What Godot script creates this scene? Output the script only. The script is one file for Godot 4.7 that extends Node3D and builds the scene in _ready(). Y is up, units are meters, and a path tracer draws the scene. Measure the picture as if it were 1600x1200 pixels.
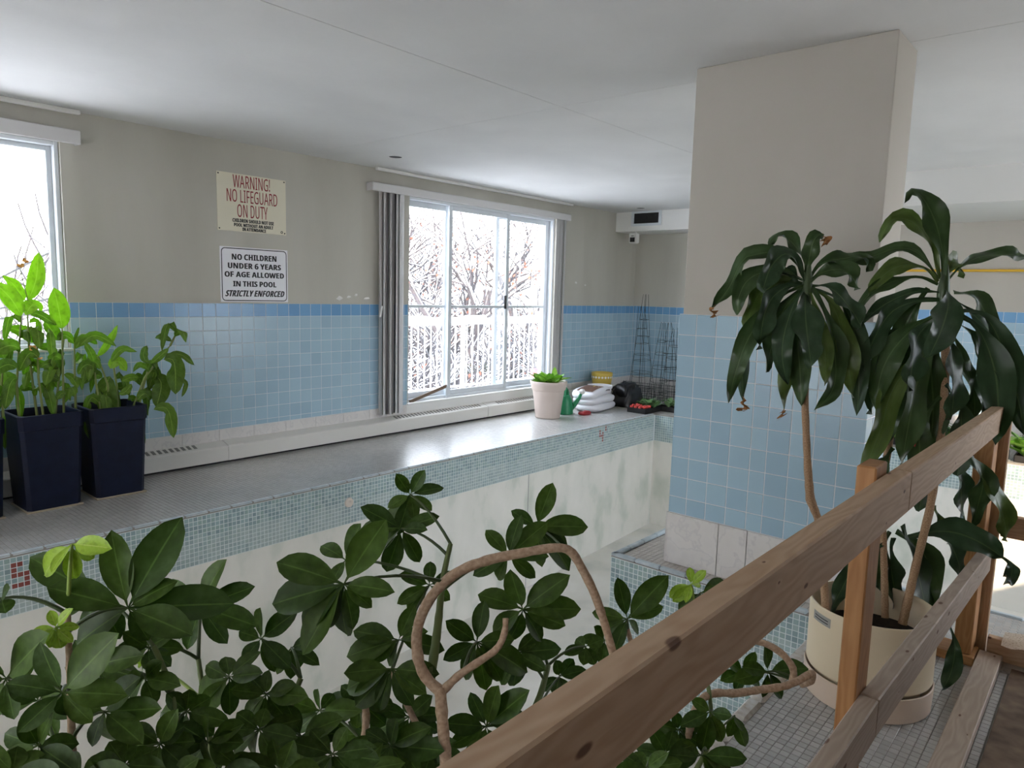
extends Node3D
# Disused indoor pool: tiled window wall, tiled pillar, drained basin, pine railing and pot plants.
# World: x runs along the window wall, z into the room, y = 0 on the pool deck.

const EYE := Vector3(0, 1.433, 0)
const FOCAL := 1116.4
const YAW := 40.625
const PITCH := 7.2766
const ROLL := 1.5205
const CEIL := 2.569
const WZ := -5.55            # face of the window wall
const TP := 0.1095           # wall tile pitch
const MP := 0.0286           # mosaic pitch
var cf: Vector3
var cr: Vector3
var cu: Vector3
var M := {}
var rng := RandomNumberGenerator.new()
var cache := {}

# ------------------------------------------------------------------ mesh building
class MB:
	var v := PackedVector3Array()
	var n := PackedVector3Array()
	var uv := PackedVector2Array()
	var ix := PackedInt32Array()
	var cl := PackedColorArray()
	func quad(a: Vector3, b: Vector3, c: Vector3, d: Vector3, ctr = null, uvs = null) -> void:
		var nn := (b - a).cross(c - a)
		if nn.length_squared() < 1e-18:
			nn = (c - a).cross(d - a)
		nn = nn.normalized()
		if ctr != null and nn.dot((a + b + c + d) * 0.25 - ctr) < 0:
			var t := b
			b = d
			d = t
			nn = -nn
			if uvs != null:
				uvs = [uvs[0], uvs[3], uvs[2], uvs[1]]
		var i := v.size()
		v.append_array(PackedVector3Array([a, b, c, d]))
		n.append_array(PackedVector3Array([nn, nn, nn, nn]))
		uv.append_array(PackedVector2Array(uvs) if uvs != null else PackedVector2Array([Vector2(0, 0), Vector2(1, 0), Vector2(1, 1), Vector2(0, 1)]))
		ix.append_array(PackedInt32Array([i, i + 2, i + 1, i, i + 3, i + 2]))
	func tri(a: Vector3, b: Vector3, c: Vector3, ctr: Vector3) -> void:
		var nn := (b - a).cross(c - a).normalized()
		if nn.dot((a + b + c) / 3.0 - ctr) < 0:
			var t := b
			b = c
			c = t
			nn = -nn
		var i := v.size()
		v.append_array(PackedVector3Array([a, b, c]))
		n.append_array(PackedVector3Array([nn, nn, nn]))
		uv.append_array(PackedVector2Array([Vector2.ZERO, Vector2.ZERO, Vector2.ZERO]))
		ix.append_array(PackedInt32Array([i, i + 2, i + 1]))
	# chamfered box, size s about the origin of xf; uv in metres along the longest side
	func cbox(xf: Transform3D, s: Vector3, ch := 0.0, uvo := Vector2.ZERO) -> void:
		var h := s * 0.5
		var c := minf(ch, minf(h.x, minf(h.y, h.z)) * 0.9)
		var l := s.max_axis_index()
		var first := v.size()
		for a in 3:
			var b := (a + 1) % 3
			var d := (a + 2) % 3
			for sa in [-1.0, 1.0]:
				var p := []
				for q in [[-1.0, -1.0], [1.0, -1.0], [1.0, 1.0], [-1.0, 1.0]]:
					var w := Vector3.ZERO
					w[a] = sa * h[a]
					w[b] = q[0] * (h[b] - c)
					w[d] = q[1] * (h[d] - c)
					p.append(w)
				quad(p[0], p[1], p[2], p[3], Vector3.ZERO)
				if c > 0:
					for sb in [-1.0, 1.0]:
						var e := []
						for sd in [-1.0, 1.0]:
							var w1 := Vector3.ZERO
							w1[a] = sa * h[a]
							w1[b] = sb * (h[b] - c)
							w1[d] = sd * (h[d] - c)
							var w2 := w1
							w2[a] = sa * (h[a] - c)
							w2[b] = sb * h[b]
							e.append([w1, w2])
						quad(e[0][0], e[0][1], e[1][1], e[1][0], Vector3.ZERO)
		if c > 0:
			for sx in [-1.0, 1.0]:
				for sy in [-1.0, 1.0]:
					for sz in [-1.0, 1.0]:
						var k := Vector3(sx, sy, sz)
						var o := k * (h - Vector3(c, c, c))
						tri(o + Vector3(sx * c, 0, 0), o + Vector3(0, sy * c, 0), o + Vector3(0, 0, sz * c), Vector3.ZERO)
		for i in range(first, v.size()):
			var p2 := v[i]
			var o1 := (l + 1) % 3
			var o2 := (l + 2) % 3
			uv[i] = Vector2(p2[l], p2[o1] + p2[o2] * 1.0) + uvo
			v[i] = xf * p2
			n[i] = (xf.basis * n[i]).normalized()
	func box(lo: Vector3, hi: Vector3, ch := 0.0, uvo := Vector2.ZERO) -> void:
		cbox(Transform3D(Basis(), (lo + hi) * 0.5), hi - lo, ch, uvo)
	# board between two points (long axis), given its width vector direction and section
	func bar(a: Vector3, b: Vector3, w: float, t: float, up := Vector3.UP, ch := 0.0, uvo := Vector2.ZERO) -> void:
		var x := (b - a).normalized()
		var z := x.cross(up).normalized()
		var y := z.cross(x)
		cbox(Transform3D(Basis(x, y, z), (a + b) * 0.5), Vector3(a.distance_to(b), t, w), ch, uvo)
	# smooth grid of points, nu around/across, nv along
	func grid(P: PackedVector3Array, nu: int, nv: int, closed := false, flip := false) -> void:
		var base := v.size()
		var nn := PackedVector3Array()
		nn.resize(P.size())
		var mu := nu if closed else nu - 1
		for j in nv - 1:
			for i in mu:
				var a := j * nu + i
				var b := j * nu + (i + 1) % nu
				var c := (j + 1) * nu + (i + 1) % nu
				var d := (j + 1) * nu + i
				var f := (P[c] - P[a]).cross(P[d] - P[b])
				if flip:
					f = -f
				nn[a] += f
				nn[b] += f
				nn[c] += f
				nn[d] += f
				if flip:
					ix.append_array(PackedInt32Array([base + a, base + b, base + c, base + a, base + c, base + d]))
				else:
					ix.append_array(PackedInt32Array([base + a, base + c, base + b, base + a, base + d, base + c]))
		for k in P.size():
			v.append(P[k])
			n.append(nn[k].normalized() if nn[k].length_squared() > 1e-20 else Vector3.UP)
			uv.append(Vector2(float(k % nu) / maxf(1, nu - 1), float(k / nu) / maxf(1, nv - 1)))
	func tube(pts: Array, rad: Array, sides := 6, cap := true) -> void:
		var P := PackedVector3Array()
		var m := pts.size()
		var side := Vector3.ZERO
		for j in m:
			var t: Vector3 = (pts[mini(j + 1, m - 1)] - pts[maxi(j - 1, 0)]).normalized()
			if side == Vector3.ZERO:
				side = t.cross(Vector3.UP if absf(t.y) < 0.9 else Vector3.RIGHT).normalized()
			else:
				side = (side - t * side.dot(t)).normalized()
			var o := t.cross(side)
			for i in sides:
				var an := TAU * i / sides
				P.append(pts[j] + (side * cos(an) + o * sin(an)) * float(rad[j]))
		grid(P, sides, m, true)
		if cap:
			for e in [0, m - 1]:
				var c: Vector3 = pts[e]
				var away: Vector3 = pts[1] if e == 0 else pts[m - 2]
				for i in sides:
					tri(c, P[e * sides + i], P[e * sides + (i + 1) % sides], away)
	# lathe of profile (radius, height) about an axis at ctr
	func lathe(prof: Array, segs: int, ctr := Vector3.ZERO, sx := 1.0, sz := 1.0) -> void:
		var P := PackedVector3Array()
		for p in prof:
			for i in segs:
				var a := TAU * i / segs
				P.append(ctr + Vector3(cos(a) * p.x * sx, p.y, -sin(a) * p.x * sz))
		grid(P, segs, prof.size(), true)
	func mesh() -> ArrayMesh:
		var a := []
		a.resize(Mesh.ARRAY_MAX)
		a[Mesh.ARRAY_VERTEX] = v
		a[Mesh.ARRAY_NORMAL] = n
		a[Mesh.ARRAY_TEX_UV] = uv
		a[Mesh.ARRAY_INDEX] = ix
		if cl.size() == v.size():
			a[Mesh.ARRAY_COLOR] = cl
		var m := ArrayMesh.new()
		m.add_surface_from_arrays(Mesh.PRIMITIVE_TRIANGLES, a)
		return m

func put(parent: Node, called: String, mesh: Mesh, mat: Material, xf := Transform3D()) -> MeshInstance3D:
	var o := MeshInstance3D.new()
	o.name = called
	o.mesh = mesh
	o.material_override = mat
	o.cast_shadow = GeometryInstance3D.SHADOW_CASTING_SETTING_ON
	parent.add_child(o, true)
	o.transform = xf
	return o
func hub(called: String, at := Vector3.ZERO, parent: Node = self) -> Node3D:
	var o := Node3D.new()
	o.name = called
	parent.add_child(o, true)
	o.position = at
	return o
func tag(o: Node, label: String, category: String, group := "") -> Node:
	o.set_meta("label", label)
	o.set_meta("category", category)
	if group != "":
		o.set_meta("group", group)
	return o
func setting(o: Node, label := "", category := "") -> Node:
	o.set_meta("kind", "structure")
	if label != "":
		o.set_meta("label", label)
		o.set_meta("category", category)
	return o
func thing(called: String, at: Vector3, label: String, category: String, group := "") -> Node3D:
	var o := hub(called, at)
	tag(o, label, category, group)
	return o
func boxmesh(s: Vector3, ch := 0.0) -> ArrayMesh:
	var k := "b%.4f_%.4f_%.4f_%.4f" % [s.x, s.y, s.z, ch]
	if not cache.has(k):
		var b := MB.new()
		b.cbox(Transform3D(), s, ch)
		cache[k] = b.mesh()
	return cache[k]
func copies(parent: Node, called: String, mesh: Mesh, mat: Material, xfs: Array, cols: Array) -> MultiMeshInstance3D:
	var mm := MultiMesh.new()
	mm.transform_format = MultiMesh.TRANSFORM_3D
	mm.use_colors = cols.size() > 0
	mm.mesh = mesh
	mm.instance_count = xfs.size()
	for i in xfs.size():
		mm.set_instance_transform(i, xfs[i])
		if cols.size() > 0:
			mm.set_instance_color(i, cols[i])
	var o := MultiMeshInstance3D.new()
	o.name = called
	o.multimesh = mm
	o.material_override = mat
	parent.add_child(o, true)
	o.set_meta("kind", "stuff")
	return o

# ------------------------------------------------------------------ picture to place
func ray(px: float, py: float) -> Vector3:
	return cf * FOCAL + cr * (px - 800.0) - cu * (py - 600.0)
func at_depth(px: float, py: float, d: float) -> Vector3:
	return EYE + ray(px, py) / FOCAL * d
func on_z(px: float, py: float, z: float) -> Vector3:
	var r := ray(px, py)
	return EYE + r * ((z - EYE.z) / r.z)
func on_y(px: float, py: float, y: float) -> Vector3:
	var r := ray(px, py)
	return EYE + r * ((y - EYE.y) / r.y)
func on_x(px: float, py: float, x: float) -> Vector3:
	var r := ray(px, py)
	return EYE + r * ((x - EYE.x) / r.x)

# ------------------------------------------------------------------ materials
func lin(r: int, g: int, b: int) -> Color:
	return Color(r / 255.0, g / 255.0, b / 255.0).srgb_to_linear()
func mat(c: Color, rough := 0.8, metal := 0.0) -> StandardMaterial3D:
	var m := StandardMaterial3D.new()
	m.albedo_color = c
	m.roughness = rough
	m.metallic = metal
	m.cull_mode = BaseMaterial3D.CULL_DISABLED
	return m
func rgb(r: int, g: int, b: int) -> Color:
	return Color(r / 255.0, g / 255.0, b / 255.0)
func ramp_tex(nseed: int, freq: float, octaves: int, stops: Array, size := 256, kind := FastNoiseLite.TYPE_SIMPLEX_SMOOTH) -> ImageTexture:
	var f := FastNoiseLite.new()
	f.seed = nseed
	f.noise_type = kind
	f.frequency = freq
	f.fractal_octaves = octaves
	var g := f.get_seamless_image(size, size)
	var out := Image.create(size, size, false, Image.FORMAT_RGB8)
	var gr := Gradient.new()
	gr.offsets = PackedFloat32Array(stops.map(func(s): return s[0]))
	gr.colors = PackedColorArray(stops.map(func(s): return s[1]))
	var lut := []
	for i in 256:
		lut.append(gr.sample(i / 255.0))
	for y in size:
		for x in size:
			out.set_pixel(x, y, lut[int(g.get_pixel(x, y).r * 255.0)])
	return ImageTexture.create_from_image(out)
func tri_mat(tex: Texture2D, metres: float, rough := 0.8, world := true) -> StandardMaterial3D:
	var m := mat(Color.WHITE, rough)
	m.albedo_texture = tex
	m.uv1_triplanar = true
	m.uv1_world_triplanar = world
	m.uv1_scale = Vector3.ONE / metres
	return m
func wood_tex(nseed: int, a: Color, b: Color, knots: Array) -> ImageTexture:
	var w := 768
	var h := 128
	var f := FastNoiseLite.new()
	f.seed = nseed
	f.frequency = 0.012
	f.fractal_octaves = 3
	var fine := FastNoiseLite.new()
	fine.seed = nseed + 7
	fine.frequency = 0.05
	fine.fractal_octaves = 2
	var img := Image.create(w, h, false, Image.FORMAT_RGB8)
	for y in h:
		for x in w:
			var warp := 0.0
			var dark := 0.0
			for k in knots:
				var dx: float = (x - k[0] * w) / float(k[2])
				var dy: float = (y - k[1] * h) / (float(k[2]) * 0.6)
				var d := sqrt(dx * dx + dy * dy)
				warp += 6.0 * exp(-d * d * 0.12) * signf(dy)
				dark = maxf(dark, smoothstep(1.25, 0.7, d))
			var rings := sin((y + warp + f.get_noise_2d(x * 0.35, y * 1.2) * 26.0) * 0.55) * 0.5 + 0.5
			var t := 0.45 * rings + 0.4 * (f.get_noise_2d(x * 0.6, y * 3.0) * 0.5 + 0.5) + 0.25 * (fine.get_noise_2d(x * 0.15, y * 4.0) * 0.5 + 0.5)
			var c := a.lerp(b, clampf(t, 0, 1))
			c = c.lerp(rgb(84, 52, 34), dark * 0.8)
			img.set_pixel(x, y, c)
	return ImageTexture.create_from_image(img)
func leaf_tex(nseed: int, body: Color, vein: Color, lateral: float) -> ImageTexture:
	var w := 96
	var h := 192
	var f := FastNoiseLite.new()
	f.seed = nseed
	f.frequency = 0.02
	f.fractal_octaves = 3
	var img := Image.create(w, h, false, Image.FORMAT_RGB8)
	for y in h:
		for x in w:
			var u := absf(x / float(w - 1) - 0.5) * 2.0
			var mid := smoothstep(0.07, 0.02, u)
			var side := smoothstep(0.86, 1.0, sin((y / float(h) * 12.0 - u * 2.2) * TAU) * 0.5 + 0.5) * lateral * (1.0 - u * 0.6)
			var c := body.lightened(0.10 * f.get_noise_2d(x, y)) if f.get_noise_2d(x, y) > 0 else body.darkened(-0.22 * f.get_noise_2d(x, y))
			c = c.lerp(vein, clampf(mid * 0.75 + side, 0, 1))
			img.set_pixel(x, y, c)
	return ImageTexture.create_from_image(img)
func leaf_mat(tex: Texture2D, rough: float, glow: Color) -> StandardMaterial3D:
	var m := mat(Color.WHITE, rough)
	m.albedo_texture = tex
	m.metallic_specular = 0.35
	m.backlight_enabled = true
	m.backlight = glow
	return m

func materials() -> void:
	M.wall = tri_mat(ramp_tex(3, 0.006, 4, [[0.0, rgb(180, 177, 166)], [0.5, rgb(189, 186, 175)], [1.0, rgb(196, 193, 183)]]), 2.2, 0.75)
	M.wall.uv1_scale = Vector3(1.0 / 1.2, 1.0 / 5.0, 1.0 / 1.2)
	M.pillar = tri_mat(ramp_tex(5, 0.006, 4, [[0.0, rgb(180, 175, 164)], [1.0, rgb(192, 186, 176)]]), 2.2, 0.75)
	M.ceiling = tri_mat(ramp_tex(4, 0.007, 4, [[0.0, rgb(210, 209, 207)], [1.0, rgb(222, 221, 219)]]), 2.5, 0.85)
	M.white_paint = mat(rgb(224, 223, 219), 0.55)
	M.grout = mat(rgb(206, 214, 218), 0.9)
	M.tiles = []
	for c in [rgb(160, 188, 204), rgb(164, 192, 207), rgb(156, 184, 201)]:
		M.tiles.append(mat(c, 0.22))
	M.dark_tiles = []
	for c in [rgb(110, 158, 200), rgb(114, 162, 203), rgb(106, 154, 197)]:
		M.dark_tiles.append(mat(c, 0.22))
	M.marble = []
	for i in 2:
		M.marble.append(tri_mat(ramp_tex(31 + i, 0.012, 5, [[0.0, rgb(204, 200, 197)], [0.44, rgb(214, 210, 206)], [0.5, rgb(203, 199, 197)], [0.56, rgb(216, 212, 208)], [1.0, rgb(212, 208, 204)]]), 0.7, 0.35))
	M.mosaic = mat(Color.WHITE, 0.28)
	M.mosaic.vertex_color_use_as_albedo = true
	M.deck_tiles = mat(Color.WHITE, 0.28)
	M.deck_tiles.metallic_specular = 0.8
	M.deck_tiles.clearcoat_enabled = true
	M.deck_tiles.clearcoat = 0.8
	M.deck_tiles.clearcoat_roughness = 0.25
	M.deck_tiles.vertex_color_use_as_albedo = true
	M.deck_grout = mat(rgb(136, 132, 125), 0.9)
	M.panelling = tri_mat(ramp_tex(95, 0.02, 3, [[0.0, rgb(74, 56, 42)], [1.0, rgb(104, 82, 62)]]), 0.8, 0.6)
	M.band_grout = mat(rgb(208, 216, 216), 0.9)
	M.red_tile = mat(rgb(128, 58, 50), 0.35)
	M.coping = tri_mat(ramp_tex(41, 0.02, 3, [[0.0, rgb(160, 174, 180)], [0.6, rgb(182, 193, 197)], [1.0, rgb(198, 204, 205)]]), 0.5, 0.35)
	M.dirty_coping = tri_mat(ramp_tex(42, 0.03, 4, [[0.0, rgb(150, 134, 116)], [0.4, rgb(182, 176, 166)], [1.0, rgb(204, 206, 204)]]), 0.4, 0.4)
	M.plaster = tri_mat(ramp_tex(11, 0.008, 5, [[0.0, rgb(192, 197, 184)], [0.3, rgb(208, 210, 199)], [0.48, rgb(222, 220, 211)], [1.0, rgb(230, 227, 219)]], 512), 2.4, 0.7)
	M.plaster.uv1_scale = Vector3(1.0 / 1.7, 1.0 / 2.9, 1.0 / 1.7)
	M.pool_floor = tri_mat(ramp_tex(12, 0.008, 5, [[0.0, rgb(190, 192, 184)], [0.4, rgb(214, 211, 202)], [1.0, rgb(226, 224, 218)]], 512), 3.1, 0.6)
	M.carpet = tri_mat(ramp_tex(13, 0.03, 5, [[0.0, rgb(84, 70, 58)], [0.5, rgb(112, 94, 78)], [1.0, rgb(136, 118, 98)]]), 0.9, 0.95)
	M.alu = mat(rgb(208, 213, 217), 0.35)
	M.blind = mat(rgb(206, 204, 203), 0.6)
	M.glass = mat(Color(0.93, 0.96, 0.97, 0.06), 0.02)
	M.glass.transparency = BaseMaterial3D.TRANSPARENCY_ALPHA
	M.black = mat(rgb(18, 18, 20), 0.6)
	M.dark = mat(rgb(44, 42, 42), 0.6)
	var kn := [[0.02, 0.25, 6], [0.05, 0.6, 3], [0.12, 0.3, 6], [0.22, 0.5, 6], [0.31, 0.72, 3], [0.40, 0.4, 2], [0.47, 0.2, 4], [0.58, 0.85, 2], [0.66, 0.6, 6], [0.75, 0.15, 2], [0.83, 0.35, 4], [0.93, 0.8, 3]]
	M.pine = []
	for i in 3:
		var m := mat(Color.WHITE, 0.62)
		m.albedo_texture = wood_tex(60 + i, [rgb(206, 178, 148), rgb(194, 164, 132), rgb(184, 168, 152)][i], [rgb(178, 146, 114), rgb(168, 134, 100), rgb(160, 142, 124)][i], kn)
		m.uv1_scale = Vector3(0.62, 5.2, 1)
		m.uv1_offset = Vector3(0.17 * i, 0.3 * i, 0)
		M.pine.append(m)
	M.fir = mat(Color.WHITE, 0.6)
	M.fir.albedo_texture = wood_tex(71, rgb(180, 134, 84), rgb(150, 101, 56), [[0.4, 0.6, 5]])
	M.fir.uv1_scale = Vector3(0.62, 5.2, 1)
	M.navy = tri_mat(ramp_tex(15, 0.02, 3, [[0.0, rgb(12, 18, 36)], [1.0, rgb(19, 26, 47)]]), 0.5, 0.45)
	M.navy.metallic_specular = 0.3
	M.beige = mat(rgb(214, 198, 168), 0.45)
	M.beige_low = mat(rgb(204, 184, 164), 0.5)
	M.soil = tri_mat(ramp_tex(17, 0.05, 4, [[0.0, rgb(22, 17, 14)], [1.0, rgb(62, 48, 38)]]), 0.3, 1.0)
	M.snow = mat(rgb(246, 246, 248), 0.8)
	M.bark = tri_mat(ramp_tex(18, 0.05, 4, [[0.0, rgb(138, 112, 90)], [0.5, rgb(182, 156, 130)], [1.0, rgb(204, 182, 158)]]), 0.12, 0.85)
	M.cane = tri_mat(ramp_tex(19, 0.06, 4, [[0.0, rgb(120, 92, 66)], [0.6, rgb(168, 136, 104)], [1.0, rgb(188, 160, 128)]]), 0.1, 0.8)
	M.petiole = mat(rgb(66, 84, 44), 0.5)
	M.leaf = []
	for i in 3:
		M.leaf.append(leaf_mat(leaf_tex(20 + i, [rgb(58, 84, 25), rgb(52, 78, 27), rgb(66, 92, 29)][i], rgb(100, 128, 62), 0.06), 0.46, Color(0.36, 0.5, 0.12)))
	M.young = leaf_mat(leaf_tex(25, rgb(152, 186, 58), rgb(196, 210, 120), 0.12), 0.35, Color(0.4, 0.5, 0.12))
	M.cornleaf = []
	for i in 3:
		M.cornleaf.append(leaf_mat(leaf_tex(26 + i, [rgb(58, 80, 46), rgb(50, 72, 48), rgb(80, 100, 48)][i], rgb(92, 112, 74), 0.0), 0.30, Color(0.22, 0.32, 0.08)))
	M.ginger = []
	for i in 3:
		M.ginger.append(leaf_mat(leaf_tex(33 + i, [rgb(132, 168, 48), rgb(100, 132, 44), rgb(84, 112, 40)][i], rgb(160, 184, 96), 0.14), 0.4, Color(0.62, 0.8, 0.2)))
	M.dead = leaf_mat(leaf_tex(37, rgb(150, 104, 62), rgb(176, 136, 92), 0.1), 0.8, Color(0.3, 0.2, 0.1))

func _ready() -> void:
	rng.seed = 20240
	# ---- camera
	var y := deg_to_rad(YAW)
	var p := deg_to_rad(PITCH)
	cf = Vector3(cos(y) * cos(p), -sin(p), -sin(y) * cos(p))
	var r0 := cf.cross(Vector3.UP).normalized()
	var u0 := r0.cross(cf)
	var ro := deg_to_rad(ROLL)
	cr = r0 * cos(ro) + u0 * sin(ro)
	cu = -r0 * sin(ro) + u0 * cos(ro)
	var cam := Camera3D.new()
	cam.name = "camera"
	add_child(cam)
	cam.transform = Transform3D(Basis(cr, cu, -cf), EYE)
	cam.fov = rad_to_deg(2.0 * atan(600.0 / FOCAL))
	cam.near = 0.02
	cam.far = 300.0
	cam.current = true
	# ---- sky, sun, exposure
	var env := Environment.new()
	env.background_mode = Environment.BG_SKY
	var sm := ProceduralSkyMaterial.new()
	sm.sky_top_color = Color(0.90, 0.94, 1.0)
	sm.sky_horizon_color = Color(0.965, 0.98, 1.0)
	sm.ground_bottom_color = Color(0.93, 0.94, 0.95)
	sm.ground_horizon_color = Color(0.965, 0.98, 1.0)
	sm.sky_energy_multiplier = 1.0
	sm.ground_energy_multiplier = 0.8
	var sky := Sky.new()
	sky.sky_material = sm
	env.sky = sky
	env.background_energy_multiplier = 9.0
	env.tonemap_mode = Environment.TONE_MAPPER_LINEAR
	env.tonemap_exposure = 1.32
	env.sdfgi_enabled = true
	env.ssao_enabled = true
	env.ssil_enabled = true
	var we := WorldEnvironment.new()
	we.name = "environment"
	we.environment = env
	add_child(we)
	var sun := DirectionalLight3D.new()
	sun.name = "sun"
	add_child(sun)
	var to_sun := Vector3(-0.80, 0.30, 0.50).normalized()
	sun.look_at_from_position(to_sun * 10.0, Vector3.ZERO, Vector3.UP)
	sun.light_color = Color(1.0, 0.90, 0.78)
	sun.light_energy = 3.2
	sun.light_angular_distance = 1.0
	sun.shadow_enabled = true
	materials()
	room()
	pool()
	pillar()
	windows()
	wall_things()
	railing()
	outside()
	deck_things()
	planters()
	dracaena()
	scheffleras()

# ------------------------------------------------------------------ the room
func tile_field(parent: Node, top: Vector3, right: Vector3, normal: Vector3, cols: Array, rows: Array, mats: Array, keep: Callable, dark_first := []) -> int:
	# cols: distances along right; rows: distances downwards; keep(column middle) says whether a tile is a part of its own
	var rest := {}
	var cnt := 0
	for j in rows.size() - 1:
		for i in cols.size() - 1:
			var w: float = cols[i + 1] - cols[i] - 0.0046
			var h: float = rows[j + 1] - rows[j] - 0.0046
			if w < 0.012 or h < 0.012:
				continue
			var u: float = (cols[i] + cols[i + 1]) * 0.5
			var d: float = (rows[j] + rows[j + 1]) * 0.5
			var me := boxmesh(Vector3(snappedf(w, 0.0005), snappedf(h, 0.0005), 0.008), 0.0012)
			var set_: Array = dark_first if j == 0 and dark_first.size() > 0 else mats
			var xf := Transform3D(Basis(right, Vector3.UP, normal), top + right * u - Vector3.UP * d + normal * rng.randf_range(-0.0009, -0.0004))
			var m: Material = set_[rng.randi() % set_.size()]
			if keep.call(u):
				put(parent, "tile", me, m, xf)
				cnt += 1
			else:
				var key := [me, m]
				if not rest.has(key):
					rest[key] = []
				rest[key].append(xf)
	for key in rest:
		copies(parent, "tiles", key[0], key[1], rest[key], [])
	return cnt
func edges(a: float, b: float, phase: float, pitch: float) -> Array:
	var e := [a]
	var k := ceili((a - phase) / pitch + 0.08)
	while phase + k * pitch < b - 0.01:
		e.append(phase + k * pitch)
		k += 1
	e.append(b)
	return e
func mosaic(parent: Node, called: String, o: Vector3, du: Vector3, dv: Vector3, nrm: Vector3, nu: int, nv: int, tone: Callable, material: Material, skip := {}) -> void:
	var xs := []
	var cs := []
	for j in nv:
		for i in nu:
			if skip.has(Vector2i(i, j)):
				continue
			var lift := rng.randf_range(-0.0004, 0.0004)
			xs.append(Transform3D(Basis(du, nrm, du.cross(nrm)), o + du * (i + 0.5) * MP + dv * (j + 0.5) * MP + nrm * lift))
			cs.append(tone.call(i, j))
	copies(parent, called, boxmesh(Vector3(0.0262, 0.006, 0.0262), 0.0011), material, xs, cs)

func room() -> void:
	# ---- floor: deck slabs round the basin, their mosaic and the carpeted landing
	var fl := hub("floor")
	setting(fl, "grey mosaic pool deck round the drained basin", "floor")
	var b := MB.new()
	for r in [[-2.6, 9.165, -5.55, -4.325], [7.77, 9.165, -4.325, -2.6], [7.92, 8.74, -2.6, 1.5]]:
		b.box(Vector3(r[0], -0.25, r[2]), Vector3(r[1], -0.0015, r[3]))
	put(fl, "slab", b.mesh(), M.deck_grout)
	b = MB.new()
	for r in [[-2.6, 3.945, -0.907, 1.5], [3.275, 3.945, -2.05, -0.907]]:
		b.box(Vector3(r[0], -0.25, r[2]), Vector3(r[1], -0.0015, r[3]))
	put(fl, "slab", b.mesh(), M.deck_grout)
	var f := FastNoiseLite.new()
	f.seed = 8
	f.frequency = 0.9
	var tone := func(base: Color, i: int, j: int, ox: float, oz: float, amp: float) -> Color:
		var k := 1.0 + amp * f.get_noise_2d(ox + i * MP, oz + j * MP) + rng.randf_range(-0.09, 0.09)
		return Color(base.r * k, base.g * k, base.b * k)
	var warm := lin(168, 166, 161)
	var cool := warm
	var pale := lin(188, 180, 170)
	mosaic(fl, "deck_mosaic", Vector3(-0.6, -0.0025, -5.55), Vector3.RIGHT, Vector3.BACK, Vector3.UP, 342, 42, func(i, j): return tone.call(warm, i, j, 0.0, 0.0, 0.22), M.deck_tiles)
	mosaic(fl, "deck_mosaic", Vector3(7.78, -0.0025, -4.345), Vector3.RIGHT, Vector3.BACK, Vector3.UP, 33, 40, func(i, j): return tone.call(warm, i, j, 9.0, 4.0, 0.2), M.deck_tiles)
	mosaic(fl, "deck_mosaic", Vector3(7.95, -0.0025, -2.4), Vector3.RIGHT, Vector3.BACK, Vector3.UP, 27, 90, func(i, j): return tone.call(warm, i, j, 3.0, 4.0, 0.2), M.deck_tiles)
	mosaic(fl, "deck_mosaic", Vector3(3.31, -0.0025, -2.01), Vector3.RIGHT, Vector3.BACK, Vector3.UP, 22, 66, func(i, j): return tone.call(pale, i, j, 5.0, 1.0, 0.12), M.deck_tiles)
	# near deck: the tiles that show largest are parts of their own
	var near0 := Vector3(0.0, -0.0025, -0.850)
	var single := {}
	for i in 115:
		for j in 60:
			var q := near0 + Vector3((i + 0.5) * MP, 0, (j + 0.5) * MP)
			if q.x > 1.98 and q.x < 2.56 and q.z < -0.42 and (q.z - -0.85) < 0.43 and single.size() < 300:
				single[Vector2i(i, j)] = q
	mosaic(fl, "deck_mosaic", near0, Vector3.RIGHT, Vector3.BACK, Vector3.UP, 115, 22, func(i, j): return tone.call(cool, i, j, 7.0, 2.0, 0.12), M.deck_tiles, single)
	mosaic(fl, "deck_mosaic", Vector3(3.30, -0.0025, -0.9), Vector3.RIGHT, Vector3.BACK, Vector3.UP, 22, 60, func(i, j): return tone.call(cool, i, j, 7.0, 2.0, 0.12), M.deck_tiles)
	var greys := []
	for i in 4:
		greys.append(mat(rgb(160 + 5 * i, 158 + 5 * i, 153 + 5 * i), 0.28))
	for q in single.values():
		put(fl, "mosaic_tile", boxmesh(Vector3(0.0262, 0.006, 0.0262), 0.0011), greys[rng.randi() % 4], Transform3D(Basis(), q))
	b = MB.new()
	b.box(Vector3(-2.6, 0.0, -0.215), Vector3(3.335, 0.008, 1.5))
	put(fl, "carpet", b.mesh(), M.carpet).set_meta("label", "worn brown carpet on the landing")
	# pale round edge of the near deck, in lengths
	var piece := boxmesh(Vector3(0.150, 0.026, 0.056), 0.011)
	var x := -0.4
	while x < 3.2:
		put(fl, "coping", piece, M.dirty_coping, Transform3D(Basis(), Vector3(x, -0.004, -0.880)))
		x += 0.1524
	piece = boxmesh(Vector3(0.150, 0.022, 0.034), 0.007)
	x = 3.35
	while x < 3.95:
		put(fl, "coping", piece, M.coping, Transform3D(Basis(), Vector3(x, 0.006, -2.033)))
		x += 0.1524
	var z := -1.98
	while z < -0.92:
		put(fl, "coping", piece, M.coping, Transform3D(Basis(Vector3.BACK, Vector3.UP, Vector3.LEFT), Vector3(3.292, 0.006, z)))
		put(fl, "coping", piece, M.coping, Transform3D(Basis(Vector3.BACK, Vector3.UP, Vector3.LEFT), Vector3(3.928, 0.002, z)))
		z += 0.1524
	while z < 1.4:
		put(fl, "coping", piece, M.coping, Transform3D(Basis(Vector3.BACK, Vector3.UP, Vector3.LEFT), Vector3(3.928, -0.002, z)))
		z += 0.1524
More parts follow.
